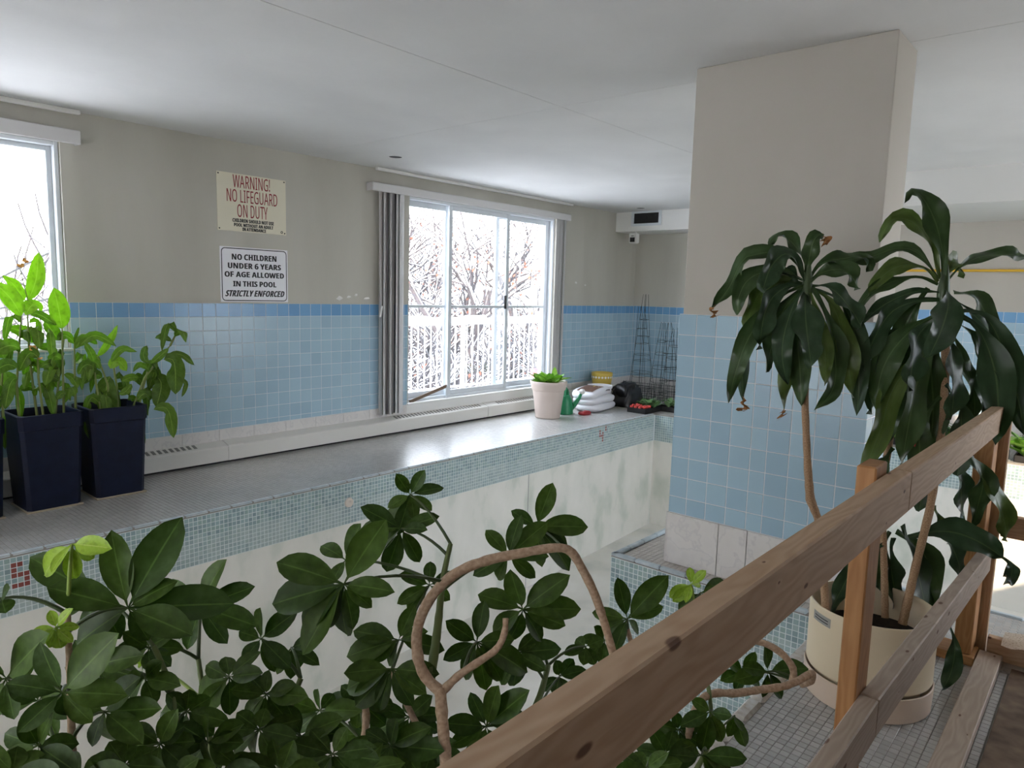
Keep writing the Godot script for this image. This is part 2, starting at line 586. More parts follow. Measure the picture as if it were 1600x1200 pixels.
	piece = boxmesh(Vector3(0.150, 0.018, 0.030), 0.006)
	x = 0.2
	while x < 7.75:
		put(fl, "coping", piece, M.coping, Transform3D(Basis(), Vector3(x, -0.0065, -4.3395)))
		x += 0.1524

	# ---- ceiling boards with open seams, and the two bulkheads
	var ce := hub("ceiling")
	setting(ce, "white painted ceiling with thin open seams between its boards", "ceiling")
	b = MB.new()
	b.box(Vector3(-2.8, CEIL + 0.018, -5.8), Vector3(9.4, CEIL + 0.2, 1.72))
	put(ce, "backing", b.mesh(), M.ceiling)
	for r in [[-2.6, 3.6185, -5.55, -2.772], [3.6225, 9.165, -5.55, -2.772], [-2.6, 3.6185, -2.768, 1.5], [3.6225, 9.165, -2.768, 1.5]]:
		b = MB.new()
		b.box(Vector3(r[0], CEIL, r[2]), Vector3(r[1], CEIL + 0.018, r[3]), 0.0015)
		put(ce, "ceiling_board", b.mesh(), M.ceiling)
	b = MB.new()
	b.box(Vector3(8.6, 2.31, -5.55), Vector3(9.165, CEIL, -2.6))
	put(ce, "bulkhead", b.mesh(), M.white_paint)
	b = MB.new()
	b.box(Vector3(7.09, 2.275, -2.6), Vector3(8.74, CEIL, 1.5))
	put(ce, "bulkhead", b.mesh(), M.white_paint)

	# ---- window wall
	var wl := hub("wall_left")
	setting(wl, "long window wall, beige paint above pale blue tiles", "wall")
	b = MB.new()
	for r in [[-2.85, 0.05, 0, CEIL], [0.05, 1.75, 0, 0.97], [0.05, 1.75, 2.36, CEIL], [1.75, 4.83, 0, CEIL], [4.83, 7.27, 0, 0.27], [4.83, 7.27, 2.37, CEIL], [7.27, 9.4, 0, CEIL]]:
		b.box(Vector3(r[0], r[2], WZ - 0.25), Vector3(r[1], r[3], WZ))
	put(wl, "plaster", b.mesh(), M.wall)
	b = MB.new()
	b.box(Vector3(1.758, 0.0, WZ), Vector3(4.815, 1.288, WZ + 0.0055))
	b.box(Vector3(-2.6, 0.0, WZ), Vector3(1.758, 0.955, WZ + 0.0055))
	b.box(Vector3(7.285, 0.0, WZ), Vector3(9.165, 1.288, WZ + 0.0055))
	put(wl, "grout", b.mesh(), M.grout)
	var rows := [0.0]
	while rows[-1] < 1.02:
		rows.append(minf(rows[-1] + TP, 1.026))
	var n1 := tile_field(wl, Vector3(0, 1.288, WZ + 0.0035), Vector3.RIGHT, Vector3.BACK, edges(1.758, 4.815, 1.815, TP), rows, M.tiles, func(u): return u < 4.60, M.dark_tiles)
	tile_field(wl, Vector3(0, 1.288, WZ + 0.0035), Vector3.RIGHT, Vector3.BACK, edges(7.285, 9.16, 7.30, TP), rows, M.tiles, func(u): return u > 7.45 and u < 7.9, M.dark_tiles)
	tile_field(wl, Vector3(0, 0.95, WZ + 0.0035), Vector3.RIGHT, Vector3.BACK, edges(-0.6, 1.758, 1.705, TP), [0.0, 0.02, 0.1295, 0.239, 0.3485, 0.458, 0.5675, 0.688], M.tiles, func(_u): return false)
	for k in 32:
		var mx := -0.55 + k * 0.305
		if mx > 4.75 and mx < 7.25:
			continue
		put(wl, "marble_tile", boxmesh(Vector3(0.303, 0.259, 0.009), 0.0015), M.marble[k % 2], Transform3D(Basis(), Vector3(mx + 0.15, 0.131, WZ + 0.0065)))
	# flaked paint above the tiles
	for fp in [[531, 466, 0.05], [545, 464, 0.04], [556, 461, 0.03], [572, 467, 0.05], [900, 442, 0.04], [914, 446, 0.03]]:
		var c := on_z(fp[0], fp[1], WZ)
		var fm := MB.new()
		var ring := []
		for q in 7:
			var an: float = TAU * q / 7.0
			ring.append(c + Vector3(cos(an) * fp[2] * rng.randf_range(0.4, 1.0), sin(an) * fp[2] * rng.randf_range(0.15, 0.5), 0.002))
		for q in 7:
			fm.tri(c + Vector3(0, 0, 0.006), ring[q], ring[(q + 1) % 7], c - Vector3(0, 0, 0.1))
		put(wl, "paint_flake", fm.mesh(), M.white_paint)

	# ---- end walls
	var wf := hub("wall_far")
	setting(wf, "end wall of the pool room in the far corner", "wall")
	b = MB.new()
	b.box(Vector3(9.165, -1.8, -5.8), Vector3(9.4, CEIL, -2.6))
	b.box(Vector3(8.74, -1.8, -2.6), Vector3(9.4, CEIL, -2.45))
	put(wf, "plaster", b.mesh(), M.wall)
	b = MB.new()
	b.box(Vector3(9.1595, 0, -5.54), Vector3(9.165, 1.29, -2.6))
	put(wf, "grout", b.mesh(), M.grout)
	tile_field(wf, Vector3(9.1615, 1.29, 0), Vector3.BACK, Vector3.LEFT, edges(-5.54, -2.62, -5.5, TP), rows, M.tiles, func(u): return u < -4.3, M.dark_tiles)
	for k in 9:
		put(wf, "marble_tile", boxmesh(Vector3(0.303, 0.262, 0.009), 0.0015), M.marble[k % 2], Transform3D(Basis(Vector3.BACK, Vector3.UP, Vector3.LEFT), Vector3(9.1585, 0.131, -5.38 + k * 0.305)))
	wf = hub("wall_far_right")
	setting(wf, "end wall behind the pillar with a yellow pipe above blue tiles", "wall")
	b = MB.new()
	b.box(Vector3(8.74, -1.8, -2.45), Vector3(8.98, CEIL, 1.72))
	put(wf, "plaster", b.mesh(), M.pillar)
	b = MB.new()
	b.box(Vector3(8.7345, 0, -2.44), Vector3(8.74, 1.372, 1.5))
	put(wf, "grout", b.mesh(), M.grout)
	var rows2 := [0.0]
	while rows2[-1] < 1.1:
		rows2.append(minf(rows2[-1] + TP, 1.11))
	tile_field(wf, Vector3(8.7365, 1.372, 0), Vector3.BACK, Vector3.LEFT, edges(-2.4, 1.48, -2.4, TP), rows2, M.tiles, func(u): return u < 0.2, M.dark_tiles)
	b = MB.new()
	b.box(Vector3(8.7305, 0, -2.44), Vector3(8.7395, 0.26, 1.5))
	put(wf, "marble_base", b.mesh(), M.marble[0])

	# ---- the two walls outside the picture
	var wr := hub("wall_right")
	setting(wr, "dark panelled window wall on the sunny side of the room", "wall")
	b = MB.new()
	for r in [[-2.85, 0.30, -1.9, CEIL], [0.30, 0.62, -1.9, 1.86], [0.30, 0.62, 2.25, CEIL], [0.62, 3.95, -1.9, CEIL], [3.95, 4.85, -1.9, 0.10], [3.95, 4.85, 2.25, CEIL], [4.85, 5.70, -1.9, CEIL], [5.70, 7.05, -1.9, 0.10], [5.70, 7.05, 2.25, CEIL], [7.05, 9.4, -1.9, CEIL]]:
		b.box(Vector3(r[0], r[2], 1.5), Vector3(r[1], r[3], 1.72))
	put(wr, "panelling", b.mesh(), M.panelling)
	var wn := hub("wall_near")
	setting(wn, "glazed wall closing the room", "wall")
	b = MB.new()
	for r in [[-5.8, -3.8, -1.9, CEIL], [-3.8, -0.1, -1.9, 0.12], [-3.8, -0.1, 2.0, CEIL], [-0.1, 1.72, -1.9, CEIL]]:
		b.box(Vector3(-2.85, r[2], r[0]), Vector3(-2.6, r[3], r[1]))
	put(wn, "plaster", b.mesh(), M.wall)

func pool() -> void:
	var po := hub("pool_basin")
	setting(po, "drained pool basin with stained white plaster and a mosaic waterline band", "pool")
	var b := MB.new()
	b.box(Vector3(-2.6, -2.0, -4.6), Vector3(7.77, -0.05, -4.327))
	put(po, "basin_wall", b.mesh(), M.plaster)
	b = MB.new()
	b.box(Vector3(7.772, -2.0, -4.6), Vector3(8.0, -0.05, -2.6))
	b.box(Vector3(7.922, -2.0, -2.6), Vector3(8.1, -0.05, 1.5))
	put(po, "basin_wall", b.mesh(), M.plaster)
	b = MB.new()
	b.box(Vector3(3.277, -2.0, -2.048), Vector3(3.943, -0.05, -0.905))
	b.box(Vector3(-2.6, -2.0, -0.905), Vector3(3.943, -0.05, -0.6))
	b.box(Vector3(3.6, -2.0, -0.905), Vector3(3.943, -0.05, 1.5))
	put(po, "basin_wall", b.mesh(), M.plaster)
	b = MB.new()
	b.quad(Vector3(-2.6, -1.86, 1.5), Vector3(8.0, -1.39, 1.5), Vector3(8.0, -1.39, -4.4), Vector3(-2.6, -1.86, -4.4), Vector3(3, -9, 0))
	b.box(Vector3(-2.6, -2.2, -4.5), Vector3(8.0, -2.0, 1.5))
	put(po, "basin_floor", b.mesh(), M.pool_floor)
	# waterline band
	var f := FastNoiseLite.new()
	f.seed = 77
	f.frequency = 0.8
	var hues := [lin(144, 166, 168), lin(132, 154, 157), lin(154, 172, 171), lin(140, 162, 158), lin(126, 147, 151)]
	var tone := func(i: int, j: int, film: float) -> Color:
		var c: Color = hues[rng.randi() % 5]
		if film > 0.0 and j > 4:      # scale left below the old water level
			var k: float = clampf(film + 0.5 * f.get_noise_2d(i * MP * 3.0, j * MP * 3.0), 0, 0.85)
			c = c.lerp(lin(176, 186, 182), k)
		return c
	b = MB.new()
	b.box(Vector3(-2.6, -0.336, -4.327), Vector3(7.77, -0.018, -4.3249))
	b.box(Vector3(7.7699, -0.336, -4.327), Vector3(7.772, -0.018, -2.6))
	b.box(Vector3(7.9199, -0.336, -2.6), Vector3(7.922, -0.018, 1.5))
	b.box(Vector3(3.2749, -0.9, -2.05), Vector3(3.277, -0.006, -0.907))
	b.box(Vector3(3.2755, -0.9, -2.0495), Vector3(3.944, -0.006, -2.048))
	put(po, "band_grout", b.mesh(), M.band_grout)
	# depth figures in red tiles: column, row
	var five := ["110", "100", "111", "001", "111"]
	var four := ["100", "101", "111", "001", "001"]
	var skip := {}
	var o1 := Vector3(0.0, -0.02, -4.3275)
	var at5 := int((on_z(17, 877, -4.325).x - 0.0) / MP) 
	var at4 := int((on_z(937, 676, -4.325).x - 0.0) / MP)
	for r in 5:
		for c in 3:
			if five[r][c] == "1":
				skip[Vector2i(at5 + c, r + 1)] = true
			if four[r][c] == "1":
				skip[Vector2i(at4 + c, r + 1)] = true
	skip[Vector2i(at4 + 4, 0)] = true
	skip[Vector2i(at4 + 4, 1)] = true
	mosaic(po, "band_mosaic", o1, Vector3.RIGHT, Vector3.DOWN, Vector3.BACK, 271, 11, func(i, j): return tone.call(i, j, 0.35), M.mosaic, skip)
	for k in skip.keys():
		put(po, "depth_figure_tile", boxmesh(Vector3(0.0262, 0.006, 0.0262), 0.0011), M.red_tile, Transform3D(Basis(Vector3.RIGHT, Vector3.BACK, Vector3.DOWN), o1 + Vector3((k.x + 0.5) * MP, -(k.y + 0.5) * MP, 0)))
	mosaic(po, "band_mosaic", Vector3(7.7725, -0.02, -4.32), Vector3.BACK, Vector3.DOWN, Vector3.LEFT, 60, 11, func(i, j): return tone.call(i, j, 0.2), M.mosaic)
	mosaic(po, "band_mosaic", Vector3(7.9225, -0.02, -2.55), Vector3.BACK, Vector3.DOWN, Vector3.LEFT, 120, 11, func(i, j): return tone.call(i, j, 0.2), M.mosaic)
	mosaic(po, "band_mosaic", Vector3(3.2775, -0.008, -2.048), Vector3.BACK, Vector3.DOWN, Vector3.LEFT, 40, 31, func(i, j): return tone.call(i, j, 0.12), M.mosaic)
	# return inlet in the band
	var c := on_z(545, 785, -4.325)
	b = MB.new()
	b.lathe([Vector2(0.0, 0.008), Vector2(0.012, 0.008), Vector2(0.015, 0.014), Vector2(0.030, 0.016), Vector2(0.036, 0.010), Vector2(0.038, 0.0)], 20)
	put(po, "inlet_fitting", b.mesh(), mat(rgb(206, 196, 184), 0.5), Transform3D(Basis(Vector3.RIGHT, Vector3.BACK, Vector3.DOWN), c))
	# step crack in the plaster: movement joint
	b = MB.new()
	b.box(Vector3(5.33, -1.6, -4.3275), Vector3(5.336, -0.336, -4.3245))
	put(po, "joint_line", b.mesh(), mat(rgb(150, 152, 148), 0.8))

func pillar() -> void:
	var pi := hub("pillar", Vector3(3.42, 0, -1.3))
	setting(pi, "square pillar, beige above blue tiles, on a marble base", "pillar")
	var off := -pi.position
	var b := MB.new()
	b.box(Vector3(3.424, 0, -1.772) + off, Vector3(3.757, CEIL, -0.855) + off, 0.003)
	put(pi, "shaft", b.mesh(), M.pillar)
	b = MB.new()
	b.box(Vector3(3.4185, 0.0, -1.788) + off, Vector3(3.762, 1.347, -0.845) + off)
	put(pi, "grout", b.mesh(), mat(rgb(214, 218, 220), 0.85))
	var rows := [0.0]
	for i in 9:
		rows.append((i + 1) * 0.1085)
	rows.append(1.067)
	var cols := [-1.788, -1.690]
	for k in 2:
		cols.append(cols[-1] + TP)
	cols.append(cols[-1] + TP)
	cols.append(cols[-1] + 0.080)
	while cols[-1] + TP < -0.86:
		cols.append(cols[-1] + TP)
	cols.append(-0.845)
	tile_field(pi, Vector3(3.4203, 1.347, 0) + off, Vector3.BACK, Vector3.LEFT, cols, rows, M.tiles, func(_u): return true)
	tile_field(pi, Vector3(0, 1.347, -0.8469) + off, Vector3.RIGHT, Vector3.BACK, [3.414, 3.52, 3.63, 3.762], rows, M.tiles, func(_u): return true)
	tile_field(pi, Vector3(0, 1.347, -1.7861) + off, Vector3.LEFT, Vector3.FORWARD, [-3.762, -3.65, -3.54, -3.414], rows, M.tiles, func(_u): return true)
	var e := [-1.797, -1.497, -1.345, -1.045, -0.838]
	for k in 4:
		put(pi, "marble_tile", boxmesh(Vector3(e[k + 1] - e[k] - 0.003, 0.278, 0.010), 0.002), M.marble[k % 2], Transform3D(Basis(Vector3.BACK, Vector3.UP, Vector3.LEFT), Vector3(3.4135, 0.140, (e[k] + e[k + 1]) * 0.5) + off))
	put(pi, "marble_tile", boxmesh(Vector3(0.355, 0.278, 0.010), 0.002), M.marble[0], Transform3D(Basis(), Vector3(3.586, 0.140, -0.840) + off))
	put(pi, "marble_tile", boxmesh(Vector3(0.355, 0.278, 0.010), 0.002), M.marble[1], Transform3D(Basis(), Vector3(3.586, 0.140, -1.794) + off))

# ------------------------------------------------------------------ windows and blinds
func ring_frame(parent: Node, called: String, lo: Vector2, hi: Vector2, z0: float, z1: float, w: float, m: Material) -> void:
	# four members of a rectangular frame, in the plane of the window wall
	for r in [[lo.x, lo.x + w, lo.y, hi.y], [hi.x - w, hi.x, lo.y, hi.y], [lo.x + w, hi.x - w, lo.y, lo.y + w], [lo.x + w, hi.x - w, hi.y - w, hi.y]]:
		var b := MB.new()
		b.box(Vector3(r[0], r[2], z0), Vector3(r[1], r[3], z1), 0.003)
		put(parent, called, b.mesh(), m)
func windows() -> void:
	# ---- window 2: the wide sliding window
	var w := hub("window_2")
	setting(w, "wide aluminium sliding window of three panes onto the snowy balcony", "window")
	ring_frame(w, "frame", Vector2(4.832, 0.272), Vector2(7.268, 2.368), -5.72, -5.60, 0.030, M.alu)
	for s in [[4.862, 5.500, -5.695, -5.665, 0.060, 0.30], [5.447, 6.436, -5.640, -5.612, 0.052, 0.30], [6.250, 7.236, -5.695, -5.665, 0.060, 0.30]]:
		var sash := hub("sash", Vector3.ZERO, w)
		var mm: Material = M.alu
		ring_frame(sash, "rail", Vector2(s[0], s[5]), Vector2(s[1], 2.340), s[2], s[3], s[4], mm)
		var b := MB.new()
		b.box(Vector3(s[0] + s[4], 1.250, s[2] + 0.004), Vector3(s[1] - s[4], 1.280, s[3] + 0.004), 0.003)
		put(sash, "transom", b.mesh(), M.alu)
		b = MB.new()
		b.box(Vector3(s[0] + s[4], s[5] + s[4], (s[2] + s[3]) * 0.5 - 0.002), Vector3(s[1] - s[4], 2.340 - s[4], (s[2] + s[3]) * 0.5 + 0.002))
		put(sash, "pane", b.mesh(), M.glass)
	var h := MB.new()
	h.box(Vector3(6.352, 1.24, -5.612), Vector3(6.378, 1.40, -5.585), 0.005)
	put(w, "latch", h.mesh(), M.dark)
	h = MB.new()
	h.box(Vector3(4.80, 0.150, WZ), Vector3(7.28, 0.272, WZ + 0.012), 0.002)
	h.box(Vector3(4.81, 0.258, -5.60), Vector3(7.28, 0.274, WZ + 0.022), 0.003)
	put(w, "window_sill", h.mesh(), M.white_paint)
	# ---- window 1: beside the planters, right end in view
	w = hub("window_1")
	setting(w, "white framed window behind the navy planters", "window")
	ring_frame(w, "frame", Vector2(0.052, 0.972), Vector2(1.748, 2.358), -5.70, -5.575, 0.028, M.alu)
	for s in [[0.08, 0.93], [0.87, 1.722]]:
		var sash := hub("sash", Vector3.ZERO, w)
		ring_frame(sash, "rail", Vector2(s[0], 1.0), Vector2(s[1], 2.332), -5.665, -5.635, 0.034, M.alu)
		var b := MB.new()
		b.box(Vector3(s[0] + 0.034, 1.034, -5.652), Vector3(s[1] - 0.034, 2.298, -5.648))
		put(sash, "pane", b.mesh(), M.glass)
	h = MB.new()
	h.box(Vector3(0.03, 0.955, -5.60), Vector3(1.762, 0.972, WZ + 0.03), 0.003)
	put(w, "window_sill", h.mesh(), M.white_paint)
	# ---- sunny side, outside the picture: a narrow light and a wide patio window
	w = hub("window_3")
	setting(w, "narrow clear window in the sunny wall", "window")
	ring_frame(w, "frame", Vector2(0.302, 1.862), Vector2(0.618, 2.248), 1.58, 1.66, 0.025, M.alu)
	h = MB.new()
	h.box(Vector3(0.327, 1.887, 1.618), Vector3(0.593, 2.223, 1.622))
	put(w, "pane", h.mesh(), M.glass)
	w = hub("window_4")
	setting(w, "tall patio window in the sunny wall", "window")
	ring_frame(w, "frame", Vector2(3.952, 0.102), Vector2(4.848, 2.248), 1.58, 1.66, 0.035, M.alu)
	h = MB.new()
	h.box(Vector3(3.987, 0.137, 1.618), Vector3(4.813, 2.213, 1.622))
	put(w, "pane", h.mesh(), M.glass)
	w = hub("window_6")
	setting(w, "second patio window in the sunny wall", "window")
	ring_frame(w, "frame", Vector2(5.702, 0.102), Vector2(7.048, 2.248), 1.58, 1.66, 0.035, M.alu)
	h = MB.new()
	h.box(Vector3(5.737, 0.137, 1.618), Vector3(7.013, 2.213, 1.622))
	put(w, "pane", h.mesh(), M.glass)
	w = hub("window_5")
	setting(w, "wide glazed doors in the wall facing the pillar", "window")
	for k in 3:
		h = MB.new()
		h.box(Vector3(-2.76, 0.122, -3.798 + k * 1.82), Vector3(-2.70, 1.998, -3.798 + k * 1.82 + 0.055), 0.003)
		put(w, "stile", h.mesh(), M.alu)
		if k < 2:
			h = MB.new()
			h.box(Vector3(-2.732, 0.14, -3.74 + k * 1.82), Vector3(-2.728, 1.99, -1.98 + k * 1.82))
			put(w, "pane", h.mesh(), M.glass)
	var sheer := mat(rgb(214, 214, 214), 0.9)
	sheer.backlight_enabled = true
	sheer.backlight = Color(0.94, 0.95, 0.97)
	h = MB.new()
	var sp := PackedVector3Array()
	for j in 2:
		for i in 80:
			sp.append(Vector3(-2.635 + 0.018 * sin(i * 1.1), 0.13 + j * 1.88, -3.84 + i * 3.78 / 79.0))
	h.grid(sp, 80, 2)
	put(w, "curtain", h.mesh(), sheer)
	# ---- ceiling tracks over the windows
	for t in [[-0.1, 1.86, 1], [4.36, 7.48, 2]]:
		var tr := hub("trim_%d" % t[2], Vector3(t[0], CEIL, WZ))
		setting(tr, ["", "white ceiling track above the window behind the planters", "white ceiling track above the wide window"][t[2]], "trim")
		var b := MB.new()
		b.box(Vector3(0, -0.030, 0.05), Vector3(t[1] - t[0], 0, 0.085), 0.006)
		put(tr, "track", b.mesh(), M.white_paint)
	# ---- blind valances and the drawn-back vertical blinds
	var v := thing("blind_valance", Vector3(4.295, 2.345, WZ), "long white blind valance with rounded ends above the wide window", "valance")
	var b := MB.new()
	b.box(Vector3(0, 0, 0.085), Vector3(3.125, 0.08, 0.10), 0.007)
	b.box(Vector3(0, 0.003, 0.0), Vector3(0.014, 0.077, 0.09), 0.004)
	b.box(Vector3(3.111, 0.003, 0.0), Vector3(3.125, 0.077, 0.09), 0.004)
	put(v, "fascia", b.mesh(), M.blind)
	b = MB.new()
	b.box(Vector3(0.03, 0.045, 0.03), Vector3(3.09, 0.07, 0.07), 0.003)
	put(v, "head_rail", b.mesh(), M.white_paint)
	v = thing("blind_valance", Vector3(-0.1, 2.340, WZ), "white blind valance above the window behind the navy planters", "valance")
	b = MB.new()
	b.box(Vector3(0, 0, 0.085), Vector3(1.948, 0.092, 0.10), 0.005)
	b.box(Vector3(1.936, 0.003, 0.0), Vector3(1.948, 0.088, 0.09), 0.004)
	put(v, "fascia", b.mesh(), M.blind)
	b = MB.new()
	b.box(Vector3(0.03, 0.045, 0.03), Vector3(1.92, 0.07, 0.07), 0.003)
	put(v, "head_rail", b.mesh(), M.white_paint)
	for side in 2:
		var x0: float = [4.405, 7.19][side]
		var nsl: int = [11, 7][side]
		var bl := thing("vertical_blind", Vector3(x0, 0.20, WZ + 0.052), ["grey vertical blind drawn back beside the warning signs", "grey vertical blind drawn back in the far corner side of the window"][side], "blind")
		for i in nsl:
			var sl := MB.new()
			var P := PackedVector3Array()
			for j in 2:
				for q in 5:
					var t: float = (q - 2) / 2.0
					P.append(Vector3(t * 0.043, j * 2.185, 0.006 * (1.0 - t * t)))
			sl.grid(P, 5, 2)
			var turn: float = deg_to_rad([[70, 64, 20, 60, 66, 14, 58, 62, 24, 50, 30][i % 11], 12.0 + i * 3.0][side] + rng.randf_range(-5, 5))
			put(bl, "slat", sl.mesh(), M.blind, Transform3D(Basis(Vector3.UP, turn), Vector3(0.02 + i * [0.027, 0.027][side], 0, rng.randf_range(-0.004, 0.004))))
		if side == 0:
			var c := MB.new()
			for q in 2:
				c.tube([Vector3(-0.022 + q * 0.012, 2.15, 0.03), Vector3(-0.018 + q * 0.01, 1.6, 0.032), Vector3(0.0 + q * 0.004, 1.06, 0.034)], [0.0022, 0.0022, 0.0022], 5)
			put(bl, "cord", c.mesh(), M.blind)
			c = MB.new()
			c.cbox(Transform3D(Basis(Vector3.BACK, -0.25), Vector3(0.0, 1.02, 0.036)), Vector3(0.022, 0.11, 0.016), 0.004)
			put(bl, "cord_weight", c.mesh(), M.white_paint)
	# bent strip lying across the bottom of the first pane
	var st := thing("loose_strip", on_z(640, 628, -5.585), "bent brown strip leaning across the bottom of the wide window", "strip")
	var e := on_z(698, 603, -5.585) - st.position
	b = MB.new()
	b.bar(Vector3.ZERO, e, 0.012, 0.035, Vector3.UP, 0.003)
	put(st, "strip", b.mesh(), mat(rgb(120, 100, 82), 0.6))
	b = MB.new()
	b.bar(e, e + Vector3(0, -0.13, 0), 0.012, 0.03, Vector3.RIGHT, 0.003)
	put(st, "bracket", b.mesh(), M.alu)

func text_mesh(t: String, w: float, h: float, slant := 0.0, bold := true, heavy := 0.0) -> ArrayMesh:
	var tm := TextMesh.new()
	var fo := SystemFont.new()
	fo.font_names = PackedStringArray(["Droid Sans"])
	fo.font_weight = 700 if bold else 400
	tm.font = fo
	tm.text = t
	tm.font_size = 48
	tm.pixel_size = 0.01
	tm.depth = 0.02
	tm.curve_step = 2.0
	var a := tm.get_mesh_arrays()
	var bb := tm.get_aabb()
	var vs: PackedVector3Array = a[Mesh.ARRAY_VERTEX]
	for i in vs.size():
		var p := vs[i] - bb.position
		var yy := p.y / bb.size.y * h
		vs[i] = Vector3(p.x / bb.size.x * (w - slant * h) - w * 0.5 + yy * slant, yy - h * 0.5, p.z / maxf(bb.size.z, 1e-5) * 0.0012)
	a[Mesh.ARRAY_VERTEX] = vs
	if heavy > 0.0:   # widen the strokes: the same letters set twice, a hair apart
		var one := ArrayMesh.new()
		one.add_surface_from_arrays(Mesh.PRIMITIVE_TRIANGLES, a)
		var st := SurfaceTool.new()
		st.append_from(one, 0, Transform3D(Basis(), Vector3(-heavy, 0, 0)))
		st.append_from(one, 0, Transform3D(Basis(), Vector3(heavy, 0, 0.0001)))
		st.append_from(one, 0, Transform3D(Basis(), Vector3(0, heavy * 0.6, 0.00015)))
		return st.commit()
	var m := ArrayMesh.new()
	m.add_surface_from_arrays(Mesh.PRIMITIVE_TRIANGLES, a)
	return m
func wall_things() -> void:
	# ---- the two signs
	var ivory := mat(rgb(226, 220, 198), 0.5)
	var s := thing("warning_sign", Vector3(3.139, 2.0955, WZ), "cream sign with tall red lettering about the missing lifeguard", "sign")
	put(s, "plate", boxmesh(Vector3(0.610, 0.455, 0.004), 0.0012), ivory, Transform3D(Basis(), Vector3(0, 0, 0.003)))
	var red := mat(rgb(142, 34, 40), 0.6)
	var ink := mat(rgb(34, 34, 38), 0.6)
	for l in [["WARNING!", 2.969, 3.296, 2.213, 2.312, 0], ["NO LIFEGUARD", 2.916, 3.362, 2.100, 2.198, 0], ["ON DUTY", 3.003, 3.271, 1.983, 2.084, 0], ["CHILDREN SHOULD NOT USE", 2.961, 3.326, 1.941, 1.969, 1], ["POOL WITHOUT AN ADULT", 2.973, 3.320, 1.907, 1.933, 1], ["IN ATTENDANCE", 3.044, 3.253, 1.875, 1.901, 1]]:
		put(s, "lettering", text_mesh(l[0], l[2] - l[1], l[4] - l[3], 0.0, l[5] == 1, 0.0009 if l[5] == 1 else 0.0), red if l[5] == 0 else ink, Transform3D(Basis(), Vector3((l[1] + l[2]) * 0.5, (l[3] + l[4]) * 0.5, 0.0052) - Vector3(3.139, 2.0955, 0)))
	for q in [[-0.29, 0.213], [0.29, 0.213], [-0.29, -0.213], [0.29, -0.213]]:
		var b := MB.new()
		b.lathe([Vector2(0.006, 0), Vector2(0.006, 0.001), Vector2(0.004, 0.003), Vector2(0.0, 0.0035)], 10)
		put(s, "screw", b.mesh(), M.black, Transform3D(Basis(Vector3.RIGHT, Vector3.BACK, Vector3.DOWN), Vector3(q[0], q[1], 0.005)))
	var mk := MB.new()
	mk.lathe([Vector2(0.011, 0), Vector2(0.011, 0.0012), Vector2(0.006, 0.0012), Vector2(0.006, 0)], 12)
	put(s, "maker_mark", mk.mesh(), ink, Transform3D(Basis(Vector3.RIGHT, Vector3.BACK, Vector3.DOWN), Vector3(0.262, -0.205, 0.005)))
	s = thing("pool_rule_sign", Vector3(3.150, 1.5205, WZ), "white sign with black border and black capitals about children", "sign")
	put(s, "plate", boxmesh(Vector3(0.607, 0.443, 0.004), 0.0012), mat(rgb(232, 232, 236), 0.4), Transform3D(Basis(), Vector3(0, 0, 0.003)))
	var bo := MB.new()
	var path := []
	for q in [[1, 1], [-1, 1], [-1, -1], [1, -1]]:
		for k in 5:
			var a0: float = atan2(q[1], q[0]) - PI / 4 + k * PI / 8
			path.append(Vector3(q[0] * 0.262 + cos(a0) * 0.024, q[1] * 0.182 + sin(a0) * 0.024, 0.0052))
	for k in path.size():
		var p0: Vector3 = path[k]
		var p1: Vector3 = path[(k + 1) % path.size()]
		var o0 := p0 * Vector3(1, 1, 0)
		var g0 := (p0 - Vector3(clampf(p0.x, -0.262, 0.262), clampf(p0.y, -0.182, 0.182), 0.0052)).normalized() * 0.007
		var g1 := (p1 - Vector3(clampf(p1.x, -0.262, 0.262), clampf(p1.y, -0.182, 0.182), 0.0052)).normalized() * 0.007
		bo.quad(p0, p0 + g0, p1 + g1, p1, Vector3(o0.x, o0.y, -1))
	put(s, "border", bo.mesh(), ink)
	for l in [["NO CHILDREN", 2.948, 3.345, 1.640, 1.686, 0.0], ["UNDER 6 YEARS", 2.913, 3.386, 1.569, 1.614, 0.0], ["OF AGE ALLOWED", 2.884, 3.414, 1.501, 1.544, 0.0], ["IN THIS POOL", 2.954, 3.340, 1.425, 1.468, 0.0], ["STRICTLY ENFORCED", 2.884, 3.422, 1.344, 1.393, 0.28]]:
		put(s, "lettering", text_mesh(l[0], l[2] - l[1], l[4] - l[3], l[5], true, 0.0016), ink, Transform3D(Basis(), Vector3((l[1] + l[2]) * 0.5, (l[3] + l[4]) * 0.5, 0.0052) - Vector3(3.150, 1.5205, 0)))
	# ---- baseboard heater: long covers and narrow joint plates
	var he := thing("baseboard_heater", Vector3(0, 0, WZ), "long cream baseboard heater along the foot of the window wall", "heater")
	M.louver = mat(rgb(120, 118, 112), 0.6)
	var cream := mat(rgb(216, 213, 206), 0.5)
